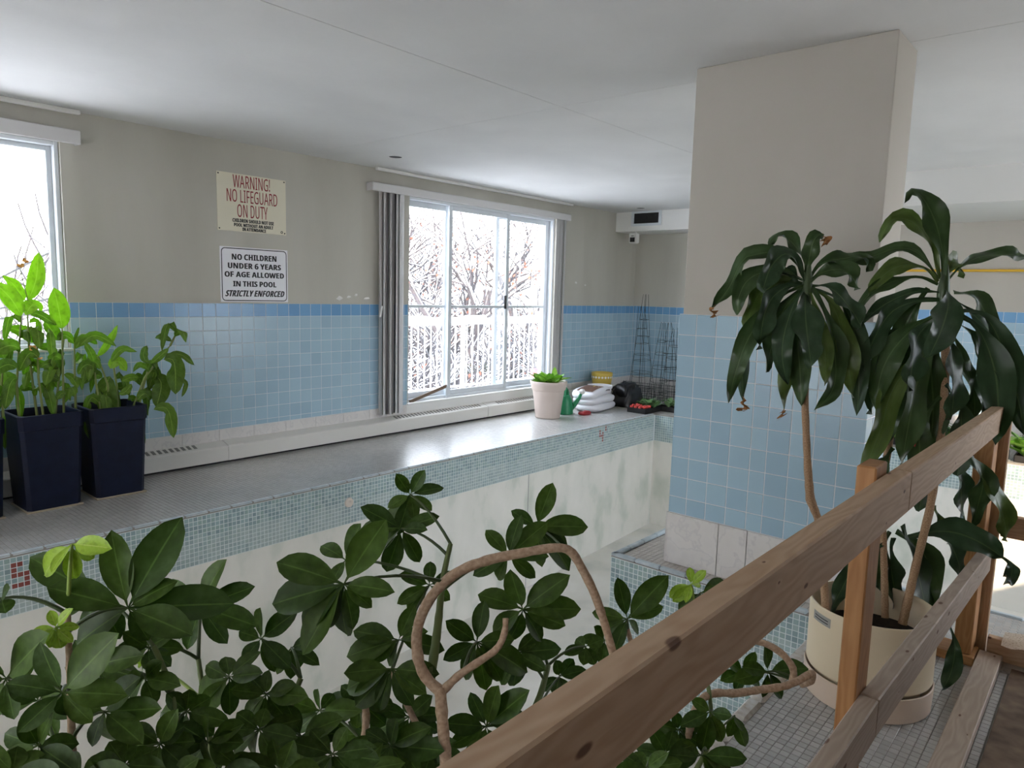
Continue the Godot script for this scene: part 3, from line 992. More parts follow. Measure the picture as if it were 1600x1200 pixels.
	for sct in [[-0.4, 2.825, 0.0, "cover"], [2.822, 2.955, 0.004, "joint_plate"], [2.952, 5.935, 0.0, "cover"], [5.932, 6.06, 0.004, "joint_plate"], [6.057, 9.0, 0.0, "cover"]]:
		var q: float = sct[2]
		var pr := [Vector2(0.006, 0.024), Vector2(0.112 + q, 0.020), Vector2(0.116 + q, 0.024), Vector2(0.116 + q, 0.134), Vector2(0.110 + q, 0.142 + q), Vector2(0.012, 0.170 + q), Vector2(0.006, 0.170 + q)]
		var b := MB.new()
		for k in pr.size():
			var a0: Vector2 = pr[k]
			var a1: Vector2 = pr[(k + 1) % pr.size()]
			b.quad(Vector3(sct[0], a0.y, a0.x), Vector3(sct[1], a0.y, a0.x), Vector3(sct[1], a1.y, a1.x), Vector3(sct[0], a1.y, a1.x), Vector3((sct[0] + sct[1]) * 0.5, 0.08, 0.06))
		for e in [sct[0], sct[1]]:
			for k in range(1, pr.size() - 1):
				b.tri(Vector3(e, pr[0].y, pr[0].x), Vector3(e, pr[k].y, pr[k].x), Vector3(e, pr[k + 1].y, pr[k + 1].x), Vector3((sct[0] + sct[1]) * 0.5, 0.08, 0.06))
		put(he, sct[3], b.mesh(), cream)
	for lv in [[4.62, 5.86], [6.15, 7.3], [1.4, 2.6]]:
		var xs := []
		var x: float = lv[0]
		while x < lv[1]:
			xs.append(Transform3D(Basis(Vector3.RIGHT, 0.279), Vector3(x, 0.1575, 0.058)))
			x += 0.045
		copies(he, "louvers", boxmesh(Vector3(0.024, 0.002, 0.06), 0.0), M.louver, xs, [])
	var fb := MB.new()
	fb.box(Vector3(-0.4, 0.0, 0.012), Vector3(9.0, 0.022, 0.08))
	put(he, "base_strip", fb.mesh(), M.black)
	# ---- ceiling fittings
	for hpos in [on_y(618, 245, CEIL), on_y(1001, 325, CEIL), Vector3(8.2, CEIL, 1.2)]:
		if hpos.x > 7.09 and hpos.z > -2.6:
			continue
		var d := thing("recessed_downlight", hpos, "dark unlit round downlight in the ceiling near the window wall" if hpos.x < 6 else "dark unlit round downlight in the ceiling by the air grille", "downlight")
		var b := MB.new()
		b.lathe([Vector2(0.066, 0.0), Vector2(0.066, -0.003), Vector2(0.058, -0.004), Vector2(0.056, -0.0015)], 28)
		put(d, "rim", b.mesh(), M.white_paint)
		b = MB.new()
		b.lathe([Vector2(0.0, -0.0012), Vector2(0.057, -0.0012)], 28)
		put(d, "opening", b.mesh(), M.black)
	# ---- air grille on the bulkhead and the sensor below it
	var g := thing("air_grille", Vector3(8.6, 2.477, -5.071), "grey air grille with dark mesh on the white bulkhead", "vent")
	put(g, "opening", boxmesh(Vector3(0.004, 0.135, 0.37)), M.black, Transform3D(Basis(), Vector3(-0.002, 0, 0)))
	for q in [[0.085, 0.0, 0.034, 0.46], [-0.085, 0.0, 0.034, 0.46]]:
		put(g, "frame_bar", boxmesh(Vector3(0.016, q[2], q[3]), 0.003), M.alu, Transform3D(Basis(), Vector3(-0.008, q[0], 0)))
	for q in [-0.21, 0.21]:
		put(g, "frame_bar", boxmesh(Vector3(0.016, 0.14, 0.04), 0.003), M.alu, Transform3D(Basis(), Vector3(-0.008, 0, q)))
	for i in 7:
		put(g, "mesh_bar", boxmesh(Vector3(0.004, 0.003, 0.38)), M.dark, Transform3D(Basis(), Vector3(-0.009, -0.057 + i * 0.019, 0)))
	for i in 16:
		put(g, "mesh_bar", boxmesh(Vector3(0.004, 0.135, 0.003)), M.dark, Transform3D(Basis(), Vector3(-0.009, 0, -0.18 + i * 0.024)))
	var sn := thing("motion_sensor", Vector3(8.7, 2.31, -5.31), "small white sensor box with dark window hung under the bulkhead", "sensor")
	put(sn, "casing", boxmesh(Vector3(0.09, 0.14, 0.12), 0.012), M.white_paint, Transform3D(Basis(), Vector3(0, -0.085, 0)))
	put(sn, "lens", boxmesh(Vector3(0.006, 0.062, 0.075), 0.002), M.black, Transform3D(Basis(), Vector3(-0.046, -0.108, 0)))
	put(sn, "slot", boxmesh(Vector3(0.004, 0.008, 0.04)), M.black, Transform3D(Basis(), Vector3(-0.045, -0.058, 0)))
	put(sn, "bracket", boxmesh(Vector3(0.05, 0.03, 0.05), 0.004), M.white_paint, Transform3D(Basis(), Vector3(0.01, -0.008, 0)))
	# ---- yellow pipe on the end wall
	var yp := thing("yellow_pipe", Vector3(8.70, 1.783, -2.35), "thin yellow pipe running level along the end wall", "pipe")
	var yb := MB.new()
	yb.tube([Vector3(0, 0, 0), Vector3(0, 0, 2.0), Vector3(0, 0, 3.8)], [0.014, 0.014, 0.014], 10)
	put(yp, "pipe", yb.mesh(), mat(rgb(222, 176, 52), 0.4))
	for i in 5:
		put(yp, "clip", boxmesh(Vector3(0.042, 0.02, 0.02), 0.003), M.alu, Transform3D(Basis(), Vector3(0.02, 0, 0.3 + i * 0.8)))

func railing() -> void:
	var r := thing("wooden_railing", Vector3(3.3, 0, -0.34), "rough pine two-by-four railing around the landing", "railing")
	var o := -r.position
	var skew := Vector3(0, 0, 0.0075)
	var add := func(called: String, a: Vector3, c: Vector3, w: float, t: float, m: Material, up: Vector3, u: float):
		var b := MB.new()
		b.bar(a + o, c + o, w, t, up, 0.003, Vector2(u, u * 0.37))
		return put(r, called, b.mesh(), m)
	add.call("top_rail", Vector3(-0.9, 1.0325, -0.351), Vector3(1.69, 1.0325, -0.338), 0.038, 0.089, M.pine[0], Vector3.UP, 0.1)
	add.call("top_rail", Vector3(1.692, 1.0325, -0.338), Vector3(3.50, 1.0325, -0.322), 0.038, 0.089, M.pine[0], Vector3.UP, 0.9)
	add.call("mid_rail", Vector3(-0.9, 0.585, -0.341), Vector3(1.60, 0.550, -0.341), 0.038, 0.089, M.pine[2], Vector3.UP, 0.4)
	add.call("mid_rail", Vector3(1.602, 0.550, -0.341), Vector3(3.262, 0.450, -0.334), 0.038, 0.089, M.pine[2], Vector3.UP, 1.3)
	add.call("post", Vector3(1.615, 0.0, -0.380), Vector3(1.615, 1.098, -0.380), 0.038, 0.089, M.fir, Vector3.RIGHT, 0.2)
	add.call("post", Vector3(3.335, 0.038, -0.380), Vector3(3.335, 0.987, -0.380), 0.062, 0.120, M.fir, Vector3.RIGHT, 0.7)
	add.call("post", Vector3(3.43, 0.0, -0.360), Vector3(3.43, 0.987, -0.360), 0.089, 0.030, M.pine[1], Vector3.RIGHT, 0.5)
	add.call("foot_block", Vector3(3.32, 0.019, -0.62), Vector3(3.32, 0.019, -0.335), 0.13, 0.038, M.fir, Vector3.UP, 0.5)
	add.call("floor_plate", Vector3(-0.9, 0.019, -0.290), Vector3(3.365, 0.019, -0.290), 0.080, 0.038, M.pine[2], Vector3.UP, 0.3)
	add.call("floor_plate", Vector3(3.41, 0.045, -0.31), Vector3(3.41, 0.045, 1.45), 0.038, 0.089, M.pine[1], Vector3.UP, 1.1)
	add.call("mid_rail", Vector3(3.43, 0.553, -0.31), Vector3(3.43, 0.553, 1.45), 0.038, 0.089, M.pine[1], Vector3.UP, 0.8)
	add.call("top_rail", Vector3(3.43, 1.0325, -0.30), Vector3(3.43, 1.0325, 1.45), 0.038, 0.089, M.pine[0], Vector3.UP, 0.8)
	add.call("post", Vector3(3.40, 0.0, 1.40), Vector3(3.40, 0.987, 1.40), 0.089, 0.03, M.pine[1], Vector3.RIGHT, 0.5)
	# torn underlay left on the plate
	var t := thing("torn_underlay", Vector3(3.41, 0.0895, -0.26), "torn scrap of pale pitted underlay lying on the railing plate", "scrap")
	var P := PackedVector3Array()
	for j in 20:
		for i in 6:
			var ed := 0.0
			if i == 0:
				ed = -0.025 * (0.5 + 0.5 * sin(j * 1.9)) - 0.02 * sin(j * 0.7)
			P.append(Vector3(-0.045 + i * 0.022 + ed, 0.006 + 0.012 * sin(j * 0.55) * sin(j * 0.55) + rng.randf_range(0, 0.003) - (0.012 if i == 0 else 0.0), j * 0.035))
	var tb := MB.new()
	tb.grid(P, 6, 20, false, true)
	put(t, "scrap", tb.mesh(), tri_mat(ramp_tex(91, 0.06, 3, [[0.0, rgb(120, 96, 76)], [0.35, rgb(196, 178, 156)], [1.0, rgb(222, 208, 188)]]), 0.15, 0.95))

# ------------------------------------------------------------------ outside the window
func grow(wood: MB, snow: MB, ends: Array, cap: float, p: Vector3, dir: Vector3, length: float, rad: float, lvl: int, top: int) -> void:
	var n := 4 if lvl < 2 else 3
	var pts := [p]
	var rs := [rad]
	var d := dir
	var q := p
	for i in n:
		d = (d + Vector3(rng.randf_range(-1, 1), rng.randf_range(-0.5, 0.7), rng.randf_range(-1, 1)) * 0.24).normalized()
		q += d * length / n
		pts.append(q)
		rs.append(rad * (1.0 - 0.42 * (i + 1.0) / n))
	wood.tube(pts, rs, 6 if lvl < 2 else 3, false)
	if absf(dir.y) < 0.88 or lvl > 1:
		var sp := []
		var sr := []
		for i in pts.size():
			sp.append(pts[i] + Vector3(0, rs[i] * 0.8 + 0.003, 0))
			sr.append(rs[i] * cap + 0.002)
		snow.tube(sp, sr, 3, false)
	if lvl >= top:
		ends.append(q)
		return
	var kids := 4 if lvl == 0 else (4 if lvl < 3 else 3)
	for k in kids:
		var t := 1.0 if k == 0 else rng.randf_range(0.35, 1.0)
		var at: Vector3 = pts[clampi(int(t * n), 1, n)]
		var ax := Vector3(rng.randf_range(-1, 1), rng.randf_range(-0.15, 0.6), rng.randf_range(-1, 1)).normalized()
		var nd := (d + ax * rng.randf_range(0.7, 1.25)).normalized()
		if lvl > 1:
			nd.y = nd.y * 0.75 + 0.08
			nd = nd.normalized()
		grow(wood, snow, ends, cap, at, nd, length * rng.randf_range(0.55, 0.80), maxf(float(rs[clampi(int(t * n), 1, n)]) * 0.76, 0.017), lvl + 1, top)
func tree(base: Vector3, h: float, r: float, sd: int, label: String, rust: int, top := 4, cap := 0.55, called := "snowy_tree") -> void:
	var keep := rng.state
	rng.seed = sd
	var t := thing(called, base, label, "tree", "snow laden trees outside the windows")
	var wood := MB.new()
	var snow := MB.new()
	var ends := []
	grow(wood, snow, ends, cap, Vector3.ZERO, Vector3(rng.randf_range(-0.1, 0.1), 1, rng.randf_range(-0.1, 0.1)).normalized(), h * 0.40, r, 0, top)
	put(t, "branches", wood.mesh(), M.treebark)
	put(t, "snow", snow.mesh(), M.snow).set_meta("kind", "stuff")
	if rust > 0:
		var lf := MB.new()
		for i in rust:
			var c: Vector3 = ends[rng.randi() % ends.size()] + Vector3(rng.randf_range(-0.3, 0.3), rng.randf_range(-0.35, 0.1), rng.randf_range(-0.3, 0.3))
			var a := Vector3(rng.randf_range(-1, 1), rng.randf_range(-1, 1), rng.randf_range(-1, 1)).normalized() * 0.05
			var bb := a.cross(Vector3(0.3, 1, 0.2)).normalized() * 0.03
			lf.quad(c - a, c - bb, c + a, c + bb)
		put(t, "rust_leaves", lf.mesh(), M.rust).set_meta("kind", "stuff")
	rng.state = keep
func outside() -> void:
	M.treebark = mat(rgb(60, 54, 57), 0.9)
	M.rust = mat(rgb(124, 74, 54), 0.9)
	var g := hub("snow_ground", Vector3(10, -3.4, -30))
	setting(g, "snow covered ground below the balcony", "ground")
	var b := MB.new()
	b.box(Vector3(-90, -0.3, -90), Vector3(90, 0, 24.2))
	put(g, "ground", b.mesh(), M.snow)
	# balcony
	var ba := hub("balcony", Vector3(7.5, 0, -7.2))
	setting(ba, "white balcony slab under snow outside the wide window", "balcony")
	b = MB.new()
	b.box(Vector3(-4.4, -0.2, -0.2), Vector3(4.5, -0.02, 1.395))
	put(ba, "slab", b.mesh(), M.white_paint)
	var P := PackedVector3Array()
	for j in 8:
		for i in 60:
			P.append(Vector3(-4.4 + i * 8.9 / 59.0, (0.03 + 0.03 * sin(i * 0.7 + j) * sin(j * 1.3)) if j < 7 else -0.02, 1.38 - j * 0.22))
	b = MB.new()
	b.grid(P, 60, 8)
	put(ba, "snow_cover", b.mesh(), M.snow).set_meta("kind", "stuff")
	var r := thing("balcony_railing", Vector3(7.5, 0.0, -7.2), "white balcony railing with thin bars under a thick ridge of snow", "railing")
	b = MB.new()
	b.box(Vector3(-3.2, 0.965, -0.03), Vector3(3.4, 1.005, 0.03), 0.006)
	put(r, "handrail", b.mesh(), M.white_paint)
	b = MB.new()
	b.box(Vector3(-3.2, 0.075, -0.018), Vector3(3.4, 0.10, 0.018), 0.004)
	put(r, "bottom_rail", b.mesh(), M.white_paint)
	for i in 56:
		put(r, "baluster", boxmesh(Vector3(0.016, 0.87, 0.016), 0.003), M.white_paint, Transform3D(Basis(), Vector3(-3.17 + i * 0.117, 0.532, 0)))
	for x in [-3.2, -0.2, 2.6]:
		put(r, "post", boxmesh(Vector3(0.04, 0.99, 0.04), 0.004), M.white_paint, Transform3D(Basis(), Vector3(x, 0.48, 0)))
	P = PackedVector3Array()
	for i in 90:
		for k in 9:
			var an := PI * k / 8.0
			var hh := 0.085 + 0.016 * sin(i * 0.31) + 0.008 * sin(i * 1.1)
			if i == 47 or i == 48:
				hh *= 0.45
			P.append(Vector3(-3.2 + i * 6.6 / 89.0, 1.0 + sin(an) * hh, cos(an) * 0.055))
	b = MB.new()
	b.grid(P, 9, 90)
	put(r, "snow_ridge", b.mesh(), M.snow).set_meta("kind", "stuff")
	# red pots left out on the balcony
	var pc := on_z(836, 590, -6.45)
	var rp := thing("balcony_planter", Vector3(pc.x, 0.03, -6.45), "faded red trough with a pot in it on the snowy balcony", "planter")
	b = MB.new()
	b.box(Vector3(-0.26, 0.0, -0.12), Vector3(0.22, 0.13, 0.12), 0.03)
	put(rp, "trough", b.mesh(), mat(rgb(196, 112, 104), 0.6))
	b = MB.new()
	b.lathe([Vector2(0.0, 0.12), Vector2(0.095, 0.12), Vector2(0.12, 0.30), Vector2(0.125, 0.31), Vector2(0.11, 0.31), Vector2(0.10, 0.28), Vector2(0.0, 0.28)], 20, Vector3(0.07, 0, 0))
	put(rp, "pot", b.mesh(), mat(rgb(176, 104, 110), 0.6))
	# trees
	var i := 0
	var names := ["tall snowy tree with dark forked branches beyond the balcony", "snowy tree with rust coloured leaves beyond the balcony", "snowy tree with bare upper twigs beyond the right of the balcony", "dense snowy tree standing further behind the balcony"]
	for a in [[9.6, -10.5, 9.6, 0.20, 0, 0], [12.2, -13.2, 9.2, 0.20, 1, 900], [15.2, -13.6, 10.2, 0.22, 2, 500], [10.8, -15.5, 8.6, 0.18, 3, 300], [14.6, -19.0, 10.5, 0.22, 3, 900], [19.5, -18.5, 11.0, 0.24, 3, 900], [18.0, -15.2, 10.0, 0.2, 3, 500], [11.6, -11.4, 7.2, 0.15, 3, 200], [8.4, -12.6, 7.6, 0.16, 3, 0], [14.2, -11.2, 7.4, 0.15, 3, 500]]:
		tree(Vector3(a[0], -3.4, a[1]), a[2], a[3], 501 + i * 13, names[a[4]], a[5])
		i += 1
	tree(Vector3(4.0, -3.4, -14.5), 8.2, 0.10, 900, "thin bare tree seen through the window behind the planters", 0, 4)
	tree(Vector3(3.2, -3.4, -12.5), 7.2, 0.09, 915, "thin bare tree seen through the window behind the planters", 0, 4)
	# overhead cables beyond the window behind the planters
	for q in [[-60, 462, 66, 400, "upper overhead cable crossing the window behind the planters"], [-40, 489, 110, 459, "middle overhead cable crossing the window behind the planters"], [-40, 505, 110, 477, "lower overhead cable crossing the window behind the planters"]]:
		var c0 := on_z(q[0], q[1], -8.2)
		var c1 := on_z(q[2], q[3], -8.6)
		var cb := thing("overhead_cable", c0, q[4], "cable", "overhead cables")
		var tb := MB.new()
		tb.tube([(c0 - c1) * 3.0, Vector3.ZERO, (c1 - c0) * 0.5 - Vector3(0, 0.01, 0), c1 - c0, (c1 - c0) * 3.0], [0.012, 0.012, 0.012, 0.012, 0.012], 5)
		put(cb, "cable", tb.mesh(), M.dark)
	# snowy brush under the balcony line
	for k in 12:
		var bx := 7.6 + k * 1.25
		var bz := -9.4 - (k % 3) * 1.3
		tree(Vector3(bx, -3.4, bz), 5.4, 0.07, 700 + k, "snow covered thicket close behind the balcony railing", 60, 4, 0.35, "snowy_thicket")

# ------------------------------------------------------------------ leaves
func blade(path: Array, width: float, prof: int, fold: float, wave: float, nh: Vector3, phase := 0.0, nv := 14) -> ArrayMesh:
	# a leaf along a smooth path; prof 0 lance, 1 strap, 2 broad
	var c := Curve3D.new()
	for k in path.size():
		var p: Vector3 = path[k]
		var t := Vector3.ZERO
		if k > 0 and k < path.size() - 1:
			t = (path[k + 1] - path[k - 1]) * 0.2
		c.add_point(p, -t, t)
	c.bake_interval = 0.01
	var total := c.get_baked_length()
	var P := PackedVector3Array()
	var side := Vector3.ZERO
	for j in nv:
		var t := float(j) / (nv - 1)
		var q := c.sample_baked(t * total, true)
		var tg := (c.sample_baked(minf(t + 0.04, 1.0) * total, true) - c.sample_baked(maxf(t - 0.04, 0.0) * total, true)).normalized()
		var sd := tg.cross(nh)
		if sd.length() < 0.15:
			sd = side if side != Vector3.ZERO else tg.cross(Vector3(0.3, 0.7, 0.4))
		sd = sd.normalized()
		if side != Vector3.ZERO and sd.dot(side) < 0:
			sd = -sd
		side = sd if side == Vector3.ZERO else (side * 0.5 + sd * 0.5).normalized()
		var nr := side.cross(tg).normalized()
		var w := width * 0.5
		if prof == 0:
			w *= pow(maxf(sin(PI * pow(t, 0.72)), 0.0), 0.85) + 0.03 * (1.0 - t)
		elif prof == 1:
			w *= (0.16 + 0.84 * smoothstep(0.10, 0.58, t)) * pow(1.0 - pow(t, 3.4), 0.75)
		else:
			w *= pow(maxf(sin(PI * pow(t, 0.9)), 0.0), 0.6)
		w = maxf(w, 0.0006)
		for i in 5:
			var s := (i - 2) / 2.0
			var wv := wave * sin(t * 13.0 + phase + (1.6 if s > 0 else 0.0)) * s * s * (0.3 + t)
			P.append(q + side * (s * w) + nr * (fold * absf(s) * w + wv))
	var b := MB.new()
	b.grid(P, 5, nv)
	return b.mesh()
func leaflet_mesh(v: int) -> ArrayMesh:
	var key := "leaflet%d" % v
	if cache.has(key):
		return cache[key]
	var P := PackedVector3Array()
	var droop: float = [0.10, 0.18, 0.26, 0.05][v]
	var nv := 10
	for j in nv:
		var t := float(j) / (nv - 1)
		var w := 0.0
		if t < 0.10:
			w = 0.02
		else:
			var u := (t - 0.10) / 0.90
			w = pow(maxf(sin(PI * pow(u, 1.12)), 0.0), 0.62) * 0.5
			if j == nv - 1:
				w = 0.004
		w = maxf(w, 0.004)
		for i in 5:
			var s := (i - 2) / 2.0
			P.append(Vector3(s * w, t, -droop * t * t + 0.06 * s * s * w * 2.0 + 0.012 * sin(t * 9.0 + v) * s))
	var b := MB.new()
	b.grid(P, 5, nv)
	# thin stalk
	var at := b.uv.size()
	b.tube([Vector3(0, -0.01, 0.0), Vector3(0, 0.14, -0.002)], [0.008, 0.008], 4, false)
	for i in range(at, b.uv.size()):
		b.uv[i] = Vector2(0.25, 0.5)
	cache[key] = b.mesh()
	return cache[key]

# ------------------------------------------------------------------ things on the deck
func pillow(size: Vector3, sag: float, sd: int, rough := 0.010, crisp := 0.40) -> ArrayMesh:
	var f := FastNoiseLite.new()
	f.seed = sd
	f.frequency = 5.0
	var nu := 32
	var nv := 17
	var P := PackedVector3Array()
	for j in nv:
		var ph := -PI / 2 + PI * j / (nv - 1)
		for i in nu:
			var th := -TAU * i / nu
			var cx := signf(cos(th)) * pow(absf(cos(th)), 0.45)
			var cz := signf(sin(th)) * pow(absf(sin(th)), 0.45)
			var rr := pow(absf(cos(ph)), crisp)
			var p := Vector3(cx * rr * size.x * 0.5, signf(sin(ph)) * pow(absf(sin(ph)), 0.9) * size.y * 0.5, cz * rr * size.z * 0.5)
			p += p.normalized() * rough * (f.get_noise_3dv(p) + 0.5 * f.get_noise_3dv(p * 2.3))
			p.y -= sag * pow(absf(p.x) / (size.x * 0.5), 2.0)
			P.append(p)
	var b := MB.new()
	b.grid(P, nu, nv, true)
	return b.mesh()
func sprig(parent: Node, at: Vector3, n: int, length: float, m: Array, spread := 0.8) -> void:
	for i in n:
		var a := TAU * i / n + rng.randf_range(-0.4, 0.4)
		var up := rng.randf_range(0.35, 1.2)
		var d := Vector3(cos(a) * spread, up, sin(a) * spread).normalized()
		var l := length * rng.randf_range(0.6, 1.15)
		var me := blade([at, at + d * l * 0.5, at + d * l + Vector3(cos(a), -0.5, sin(a)) * l * 0.18], l * 0.5, 2, 0.25, 0.004, Vector3(0.2, 1, 0.1), i, 8)
		put(parent, "leaf", me, m[rng.randi() % m.size()])
func lettuce_mats() -> Array:
	if not M.has("salad"):
		M.salad = []
		for c in [rgb(128, 176, 64), rgb(104, 152, 58), rgb(150, 192, 84)]:
			M.salad.append(leaf_mat(leaf_tex(45, c, rgb(190, 214, 140), 0.15), 0.5, Color(0.5, 0.62, 0.2)))
		M.herb = []
		for c in [rgb(104, 138, 92), rgb(84, 120, 72), rgb(124, 156, 110)]:
			M.herb.append(leaf_mat(leaf_tex(46, c, rgb(160, 184, 140), 0.15), 0.6, Color(0.35, 0.45, 0.2)))
	return M.salad
func deck_things() -> void:
	lettuce_mats()
	# ---- stoneware-coloured plastic pot with lettuce
	var t := thing("flower_pot", Vector3(6.53, 0.0, -5.04), "large pale clay coloured pot with lettuce seedlings below the window", "pot")
	var b := MB.new()
	b.lathe([Vector2(0.0, 0.0), Vector2(0.138, 0.0), Vector2(0.146, 0.012), Vector2(0.146, 0.05), Vector2(0.151, 0.055), Vector2(0.166, 0.20), Vector2(0.169, 0.205), Vector2(0.169, 0.21), Vector2(0.184, 0.315), Vector2(0.188, 0.325), Vector2(0.198, 0.335), Vector2(0.206, 0.385), Vector2(0.214, 0.392), Vector2(0.217, 0.425), Vector2(0.212, 0.432), Vector2(0.202, 0.430), Vector2(0.196, 0.40), Vector2(0.188, 0.385)], 40)
	put(t, "pot", b.mesh(), mat(rgb(206, 190, 180), 0.6))
	b = MB.new()
	b.lathe([Vector2(0.190, 0.39), Vector2(0.1, 0.398), Vector2(0.0, 0.402)], 24)
	put(t, "soil", b.mesh(), M.soil)
	for q in [[-0.12, 0.02, 0.17], [-0.03, 0.10, 0.16], [-0.05, -0.08, 0.18], [0.06, 0.05, 0.16], [0.08, -0.06, 0.17], [-0.13, -0.05, 0.16], [-0.08, 0.08, 0.15], [0.0, 0.0, 0.19]]:
		sprig(t, Vector3(q[0], 0.395, q[1]), 6, q[2], M.salad)
	put(t, "leaf", blade([Vector3(0.11, 0.39, -0.02), Vector3(0.14, 0.48, -0.03), Vector3(0.16, 0.58, -0.04)], 0.07, 2, 0.3, 0.0, Vector3(-0.7, 0.2, 0.6)), M.salad[2])
	# ---- green watering can
	var wc := thing("watering_can", Vector3(6.92, 0.0, -5.05), "green plastic watering can with a white rose beside the clay coloured pot", "watering can")
	var green := mat(rgb(26, 128, 84), 0.4)
	b = MB.new()
	b.lathe([Vector2(0.0, 0.0), Vector2(0.098, 0.0), Vector2(0.104, 0.01), Vector2(0.098, 0.10), Vector2(0.082, 0.18), Vector2(0.055, 0.225), Vector2(0.045, 0.23), Vector2(0.0, 0.228)], 24, Vector3(-0.03, 0, 0), 1.0, 0.85)
	put(wc, "body", b.mesh(), green)
	b = MB.new()
	b.tube([Vector3(0.02, 0.05, 0.03), Vector3(0.055, 0.12, 0.075), Vector3(0.08, 0.20, 0.12), Vector3(0.092, 0.255, 0.138)], [0.035, 0.03, 0.022, 0.018], 12)
	put(wc, "spout", b.mesh(), green)
	b = MB.new()
	b.lathe([Vector2(0.0, -0.02), Vector2(0.02, -0.016), Vector2(0.034, 0.0), Vector2(0.036, 0.022), Vector2(0.026, 0.04), Vector2(0.0, 0.046)], 16, Vector3(0.098, 0.262, 0.145))
	put(wc, "rose", b.mesh(), M.white_paint)
	b = MB.new()
	b.tube([Vector3(-0.06, 0.20, 0), Vector3(-0.055, 0.28, 0.0), Vector3(-0.035, 0.315, 0.0), Vector3(-0.012, 0.29, 0.0), Vector3(0.005, 0.22, 0.0)], [0.024, 0.022, 0.016, 0.018, 0.022], 10)
	put(wc, "handle", b.mesh(), green)
	# ---- soil bags
	var film := mat(rgb(222, 222, 226), 0.28)
	var labels := ["lowest bag of potting soil in the stack of three", "middle bag of potting soil in the stack of three", "top bag of potting soil with a brown printed panel"]
	for k in 3:
		var sb := thing("soil_bag", Vector3(7.40 + [0.05, 0.03, -0.01][k], [0.055, 0.145, 0.235][k], -5.0 + [0.0, -0.01, -0.03][k]), labels[k], "bag", "soil bags")
		sb.rotation = Vector3(0, [0.12, 0.05, 0.16][k], [0.0, 0.02, 0.05][k])
		put(sb, "bag", pillow(Vector3([0.60, 0.58, 0.56][k], 0.115, [0.36, 0.36, 0.34][k]), [0.0, 0.01, 0.025][k], 5 + k), film)
		if k == 2:
			var pr := PackedVector3Array()
			for j in 7:
				for i in 9:
					var x := -0.23 + i * 0.042
					var z := -0.09 + j * 0.036
					pr.append(Vector3(x, 0.0600 - 0.025 * pow(absf(x) / 0.28, 2.0) - 0.010 * pow(absf(z) / 0.15, 4.0), z))
			b = MB.new()
			b.grid(pr, 9, 7, false, true)
			put(sb, "printed_panel", b.mesh(), mat(rgb(98, 68, 54), 0.4))
			for d in [[0.02, 0.03, 0.024, rgb(204, 168, 60)], [0.06, 0.02, 0.02, rgb(214, 196, 120)], [0.03, 0.09, 0.016, rgb(222, 210, 200)], [0.08, 0.10, 0.014, rgb(222, 210, 200)]]:
				put(sb, "print", boxmesh(Vector3(d[2] * 1.6, 0.002, d[2]), 0.0005), mat(d[3], 0.5), Transform3D(Basis(), Vector3(d[0], 0.059, d[1])))
			for i in 7:
				put(sb, "print", boxmesh(Vector3(0.022, 0.018, 0.002), 0.0005), M.dark, Transform3D(Basis(Vector3.RIGHT, -0.5), Vector3(-0.02 + i * 0.035, 0.018 - 0.03 * pow((-0.02 + i * 0.035) / 0.28, 2.0), 0.166)))
	var rp := thing("red_packet", Vector3(7.03, 0.018, -4.87), "crumpled red packet at the foot of the soil bags", "packet")
	put(rp, "packet", pillow(Vector3(0.17, 0.05, 0.10), 0.0, 31), mat(rgb(156, 40, 46), 0.5))
	# ---- white tub
	var tb := thing("white_tub", Vector3(7.66, 0.0, -5.08), "white plastic tub with a rim beside the soil bags", "tub")
	b = MB.new()
	b.lathe([Vector2(0.0, 0.0), Vector2(0.125, 0.0), Vector2(0.132, 0.012), Vector2(0.150, 0.25), Vector2(0.160, 0.252), Vector2(0.162, 0.285), Vector2(0.150, 0.288), Vector2(0.145, 0.27), Vector2(0.128, 0.02), Vector2(0.0, 0.02)], 28)
	put(tb, "tub", b.mesh(), mat(rgb(226, 226, 228), 0.4))
	b = MB.new()
	b.tube([Vector3(-0.163, 0.26, 0), Vector3(-0.14, 0.20, 0.10), Vector3(0.0, 0.15, 0.165), Vector3(0.14, 0.20, 0.10), Vector3(0.163, 0.26, 0)], [0.003, 0.003, 0.003, 0.003, 0.003], 6)
	put(tb, "bail_handle", b.mesh(), M.alu)
	# ---- yellow painted pot
	var yc := on_z(940, 600, -5.27)
	var yp := thing("yellow_pot", Vector3(yc.x, 0.0, -5.27), "yellow pot with a painted zigzag rim behind the soil bags", "pot")
	b = MB.new()
	b.lathe([Vector2(0.0, 0.0), Vector2(0.09, 0.0), Vector2(0.10, 0.02), Vector2(0.135, 0.34), Vector2(0.142, 0.38), Vector2(0.142, 0.41), Vector2(0.132, 0.412), Vector2(0.124, 0.38), Vector2(0.11, 0.34), Vector2(0.0, 0.33)], 28)
	put(yp, "pot", b.mesh(), mat(rgb(196, 168, 70), 0.45))
	for i in 20:
		var an := TAU * i / 20.0
		b = MB.new()
		b.cbox(Transform3D(Basis(Vector3.UP, -an) * Basis(Vector3.RIGHT, PI / 4), Vector3(cos(an) * 0.1385, 0.352, sin(an) * 0.1385)), Vector3(0.004, 0.024, 0.024), 0.001)
		put(yp, "zigzag", b.mesh(), M.white_paint)
	# ---- black sack
	var bs := thing("black_sack", Vector3(8.08, 0.14, -4.95), "slumped black plastic sack in the far corner", "sack")
	put(bs, "sack", pillow(Vector3(0.46, 0.30, 0.36), 0.07, 41, 0.075, 0.75), mat(rgb(20, 20, 23), 0.35))
	var fold := put(bs, "fold", pillow(Vector3(0.24, 0.14, 0.20), 0.03, 47, 0.06, 0.8), mat(rgb(20, 20, 23), 0.35))
	fold.position = Vector3(-0.11, 0.10, 0.05)
